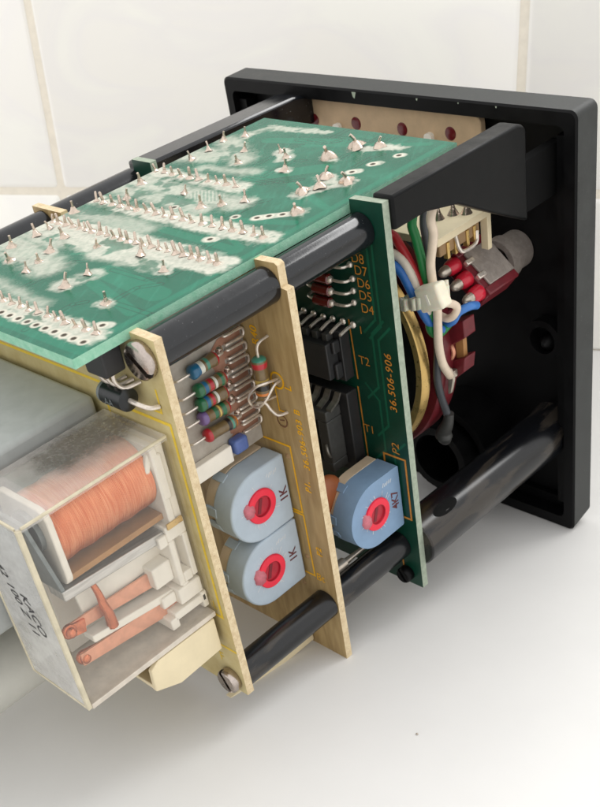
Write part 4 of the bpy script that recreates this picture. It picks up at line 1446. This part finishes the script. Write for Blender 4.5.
selector = put('selector', mb, ['maroon'], root, bevel=0.25, label='maroon phenolic selector with solder tags')
mb = MB()
mb.box(25, 35.2, -20.4, -19.2, 49.5, 58.5)
put('wafer', mb, ['tan'], selector, bevel=0.1)
mb = MB()
mb.tube([(32.3, -20.8, 55.0), (33.2, -21.6, 55.2), (33.7, -21.8, 54.0), (33.0, -21.8, 52.6), (32.2, -21.4, 53.0)], 0.45, 8)
put('solder_tag', mb, ['copper'], selector)
mb = MB()
mb.prism([(33.4, 51.9), (34.4, 51.6), (35.1, 49.4), (34.2, 46.0), (33.4, 45.6), (33.6, 48.6)], 'y', -24.2, -23.4)
mb.box(33.2, 34.2, -23.6, -18.5, 48.8, 50.4)
put('solder_tag', mb, ['grey_lug'], selector, bevel=0.15)

W = lambda pts, r, mt, lab: (lambda b: (b.tube(pts, r, 14), put('wire', b, [mt], root, smooth=60, label=lab)))(MB())
W([(24.5, -44.5, 84.8), (28.0, -36, 83.6), (29.5, -32, 82.3), (31.4, -32, 80.4), (33.4, -32, 77.4), (35.2, -32, 73.8), (36.0, -31.5, 70.6), (36.0, -29, 66)], 0.86, 'wire_red', 'red insulated wire')
W([(25, -44.5, 82.6), (28.6, -36, 80.6), (30.2, -33.4, 79.4), (32.4, -33, 78.3), (34.3, -33, 75.7), (35.4, -33, 72.9), (36.2, -32.4, 70.2), (36.2, -30, 66)], 0.86, 'wire_white',
  'white insulated wire curving under the red one')
W([(27, -44.5, 79.6), (30.0, -36, 78.6), (31.3, -34.4, 77.7), (32.8, -34, 76.3), (34.2, -34, 74.1), (35.2, -33.8, 72.0), (35.8, -33, 69.4), (36.0, -31, 65.6), (35.5, -27, 62)], 0.86,
  'wire_blue', 'blue insulated wire behind the cable tie')
W([(33.4, -28, 89.0), (33.9, -31, 84.9), (34.4, -31, 82.3), (35.3, -31, 78.3), (36.2, -31, 73.2), (36.3, -31, 68.1), (35.6, -30.4, 63.9), (35.4, -28, 61.6), (35.0, -24, 62)], 0.90, 'wire_green',
  'green insulated wire')
W([(33.8, -25, 89.0), (34.2, -28, 84.5), (34.4, -28, 80.3), (34.3, -28, 75.4), (34.8, -28, 70.5), (35.0, -28, 64.4), (34.5, -27.5, 57.9), (33.3, -27, 50.9), (32.2, -25, 45.0),
   (31.5, -23, 40.6), (31.6, -22.4, 37.6)], 0.82, 'wire_grey', 'dark grey insulated wire')
W([(38.0, -27, 91.0), (38.5, -31, 86.8), (38.7, -31, 83.8), (38.3, -31, 81.3), (37.5, -31, 77.9), (37.9, -31.4, 74.5), (38.4, -31.2, 70.7), (37.6, -30.6, 64.4), (37.0, -30, 60.0),
   (36.8, -29, 55.9), (36.0, -26.5, 52.2), (34.4, -24.4, 50.4)], 0.86, 'wire_cream', 'cream insulated wire in front of the others')
W([(37.6, -30, 68.9), (38.6, -28.4, 68.9), (39.6, -27, 67.8), (38.9, -27, 66.0), (37.2, -27, 64.8), (35.4, -27, 65.0)], 0.77, 'wire_cream', 'cream wire bent in a small loop below the tie')
W([(32.6, -25.5, 62.4), (34.6, -25.2, 62.1), (36.8, -25, 63.3), (38.0, -24.6, 65.2), (39.2, -22.6, 65.8), (38.6, -19.8, 64.6)], 0.82, 'wire_skyblue', 'sky blue wire soldered to the toggle switch')
mb = MB()
mb.tube([(32.0, -22.6, 39.8), (31.3, -22.6, 37.0), (30.2, -22.6, 34.8), (30.0, -22.6, 33.4)], 1.5, 14, radii=(1.0, 1.9))
mb.ball((30.0, -22.6, 33.2), 1.9, 0, 14, (1, 0.6, 1))
put('wire_sleeve', mb, ['ic_grey'], root, smooth=70, label='dark sleeve over the end of a grey wire')
# nylon cable tie
u = Vector((0.93, 0.0, 0.36)).normalized()
v = Vector((-0.05, 0, 1)).normalized()
w_ = u.cross(v).normalized()
v = w_.cross(u)
mb = MB()
mb.obox((40.0, -34.0, 73.0), (u, v, w_), (2.9, 2.35, 1.5))
tie = put('cable_tie', mb, ['tie'], root, bevel=0.55, seg=3, label='translucent white nylon cable tie around the wires')
mb = MB()
cx, cy = 35.9, -31.4
pts = []
for i in range(25):
    a = 2 * pi * i / 24
    pts.append((cx + 4.3 * cos(a), cy + 3.7 * sin(a)))
for i in range(24):
    (x0, y0), (x1, y1) = pts[i], pts[i + 1]
    z0, z1 = 71.2 + (x0 - cx) * 0.36, 71.2 + (x1 - cx) * 0.36
    for ro in (0,):
        mb.add([(x0, y0, z0 - 1.15), (x1, y1, z1 - 1.15), (x1, y1, z1 + 1.15), (x0, y0, z0 + 1.15)], [(0, 1, 2, 3)])
st = put('tie_strap', mb, ['tie'], tie, smooth=60)
sm = st.modifiers.new('thick', 'SOLIDIFY')
sm.thickness = 0.9 * S
mb = MB()
mb.obox(Vector((40.0, -34.0, 73.0)) - w_ * (-1.5) - u * 0.1, (u, v, w_), (0.25, 1.0, 0.12))
put('tie_pawl', mb, ['white_plastic'], tie)

# toggle switch
ua = Vector((cos(radians(-40)), 0, sin(radians(-40))))
va = Vector((sin(radians(40)), 0, cos(radians(40))))
P0 = Vector((30.8, 0, 72.2))


def sw(s, d, y):
    return P0 + ua * s - va * d + Yp * y


mb = MB()
mb.obox(sw(5.2, 2.5, -11.2), (ua, Yp, va), (5.6, 4.8, 2.3))
mb.obox(sw(0.4, 0.3, -11.2), (ua, Yp, va), (0.9, 4.8, 0.5))
mb.obox(sw(10.0, 0.3, -11.2), (ua, Yp, va), (0.9, 4.8, 0.5))
switch = put('toggle_switch', mb, ['maroon'], root, bevel=0.3, label='maroon toggle switch with three red sleeved terminals')
mb = MB()
mb.obox(sw(5.2, -0.05, -10.4), (ua, Yp, va), (4.0, 4.0, 0.3))
put('switch_bracket', mb, ['frame_grey'], switch, bevel=0.2)
mb = MB()
boss(mb, 30.6, 64.6, 4.6, 3.4, 0.5, -2.6)
boss(mb, 30.6, 64.6, 4.0, 3.2, 5.0, 0.5)
put('bushing_nut', mb, ['frame_grey'], switch)
for s in (1.6, 5.2, 8.8):
    mb = MB()
    c = sw(s, 1.7, -15.9)
    mb.lathe(c, -Yp, [(0, 1.6), (0.2, 1.7), (2.2, 1.5), (2.8, 1.2)], 18)
    tcap = put('terminal_sleeve', mb, ['cap_red'], switch, smooth=50)
    mb = MB()
    mb.lathe(c - Yp * 2.7, -Yp, [(0, 1.15), (1.2, 1.1), (1.9, 0.8), (2.4, 0.3)], 12)
    put('solder_end', mb, ['grey_lug'], tcap, smooth=60)
for s in (3.1, 6.7):
    mb = MB()
    mb.obox(sw(s, -0.2, -14.6), (ua, Yp, va), (0.55, 1.2, 0.5))
    put('bracket_lug', mb, ['wire_tin'], switch, bevel=0.2)

# cream board and socket under the top board
mb = MB()
mb.box(8, 35.6, -26.4, -11.0, 78.4, 79.9)
mb.box(33.6, 35.4, -11.0, -9.8, 71.6, 79.9)
ib = put('inner_board', mb, ['cream_plastic'], root, bevel=0.15, label='cream inner board above the toggle switch')
for x, y in ((30.9, -15.6), (33.0, -14.2), (29.6, -18.4)):
    mb = MB()
    mb.lathe((x, y, 79.9), Zp, [(0, 1.2), (0.3, 1.0), (1.2, 0.5), (2.4, 0.2)], 12)
    put('solder_joint', mb, ['solder'], ib, smooth=60)
mb = MB()
mb.tube([(34.6, -20, 78.2), (35.0, -19.6, 75.6), (35.2, -18.4, 74.4), (35.0, -14.4, 74.4), (34.6, -13.4, 76.4)], 0.4, 8)
put('wire_bail', mb, ['wire_tin'], ib)
mb = MB()
mb.box(28, 34.4, -24.5, -12.2, 75.4, 78.3)
put('edge_socket', mb, ['cream_dark'], ib, bevel=0.3)
for y in (-22.6, -20.2, -16.6, -14.4):
    mb = MB()
    mb.box(33.6, 34.7, y, y + 0.8, 74.4, 77.6)
    put('contact_pin', mb, ['brass'], ib, bevel=0.1)

# ------------------------------------------------------------------ a crumb of dirt on the worktop
r_ = Rw.transposed() @ Vector(((417 - 283.983) / 1073.6656, (734.5 - 601.481) / 1073.6656, 1))
cw = RX @ CAM_MM
t_ = -cw.z / r_.z
pt = cw + r_ * t_
mb = MB()
mb.ball((pt.x, pt.y, 0.15), 0.24, 0, 8, (1.2, 0.9, 0.8))
cr = put('crumb', mb, ['grey_lug'], smooth=80)
cr['label'] = 'tiny dark crumb lying on the white worktop in front of the module'
cr['category'] = 'crumb'
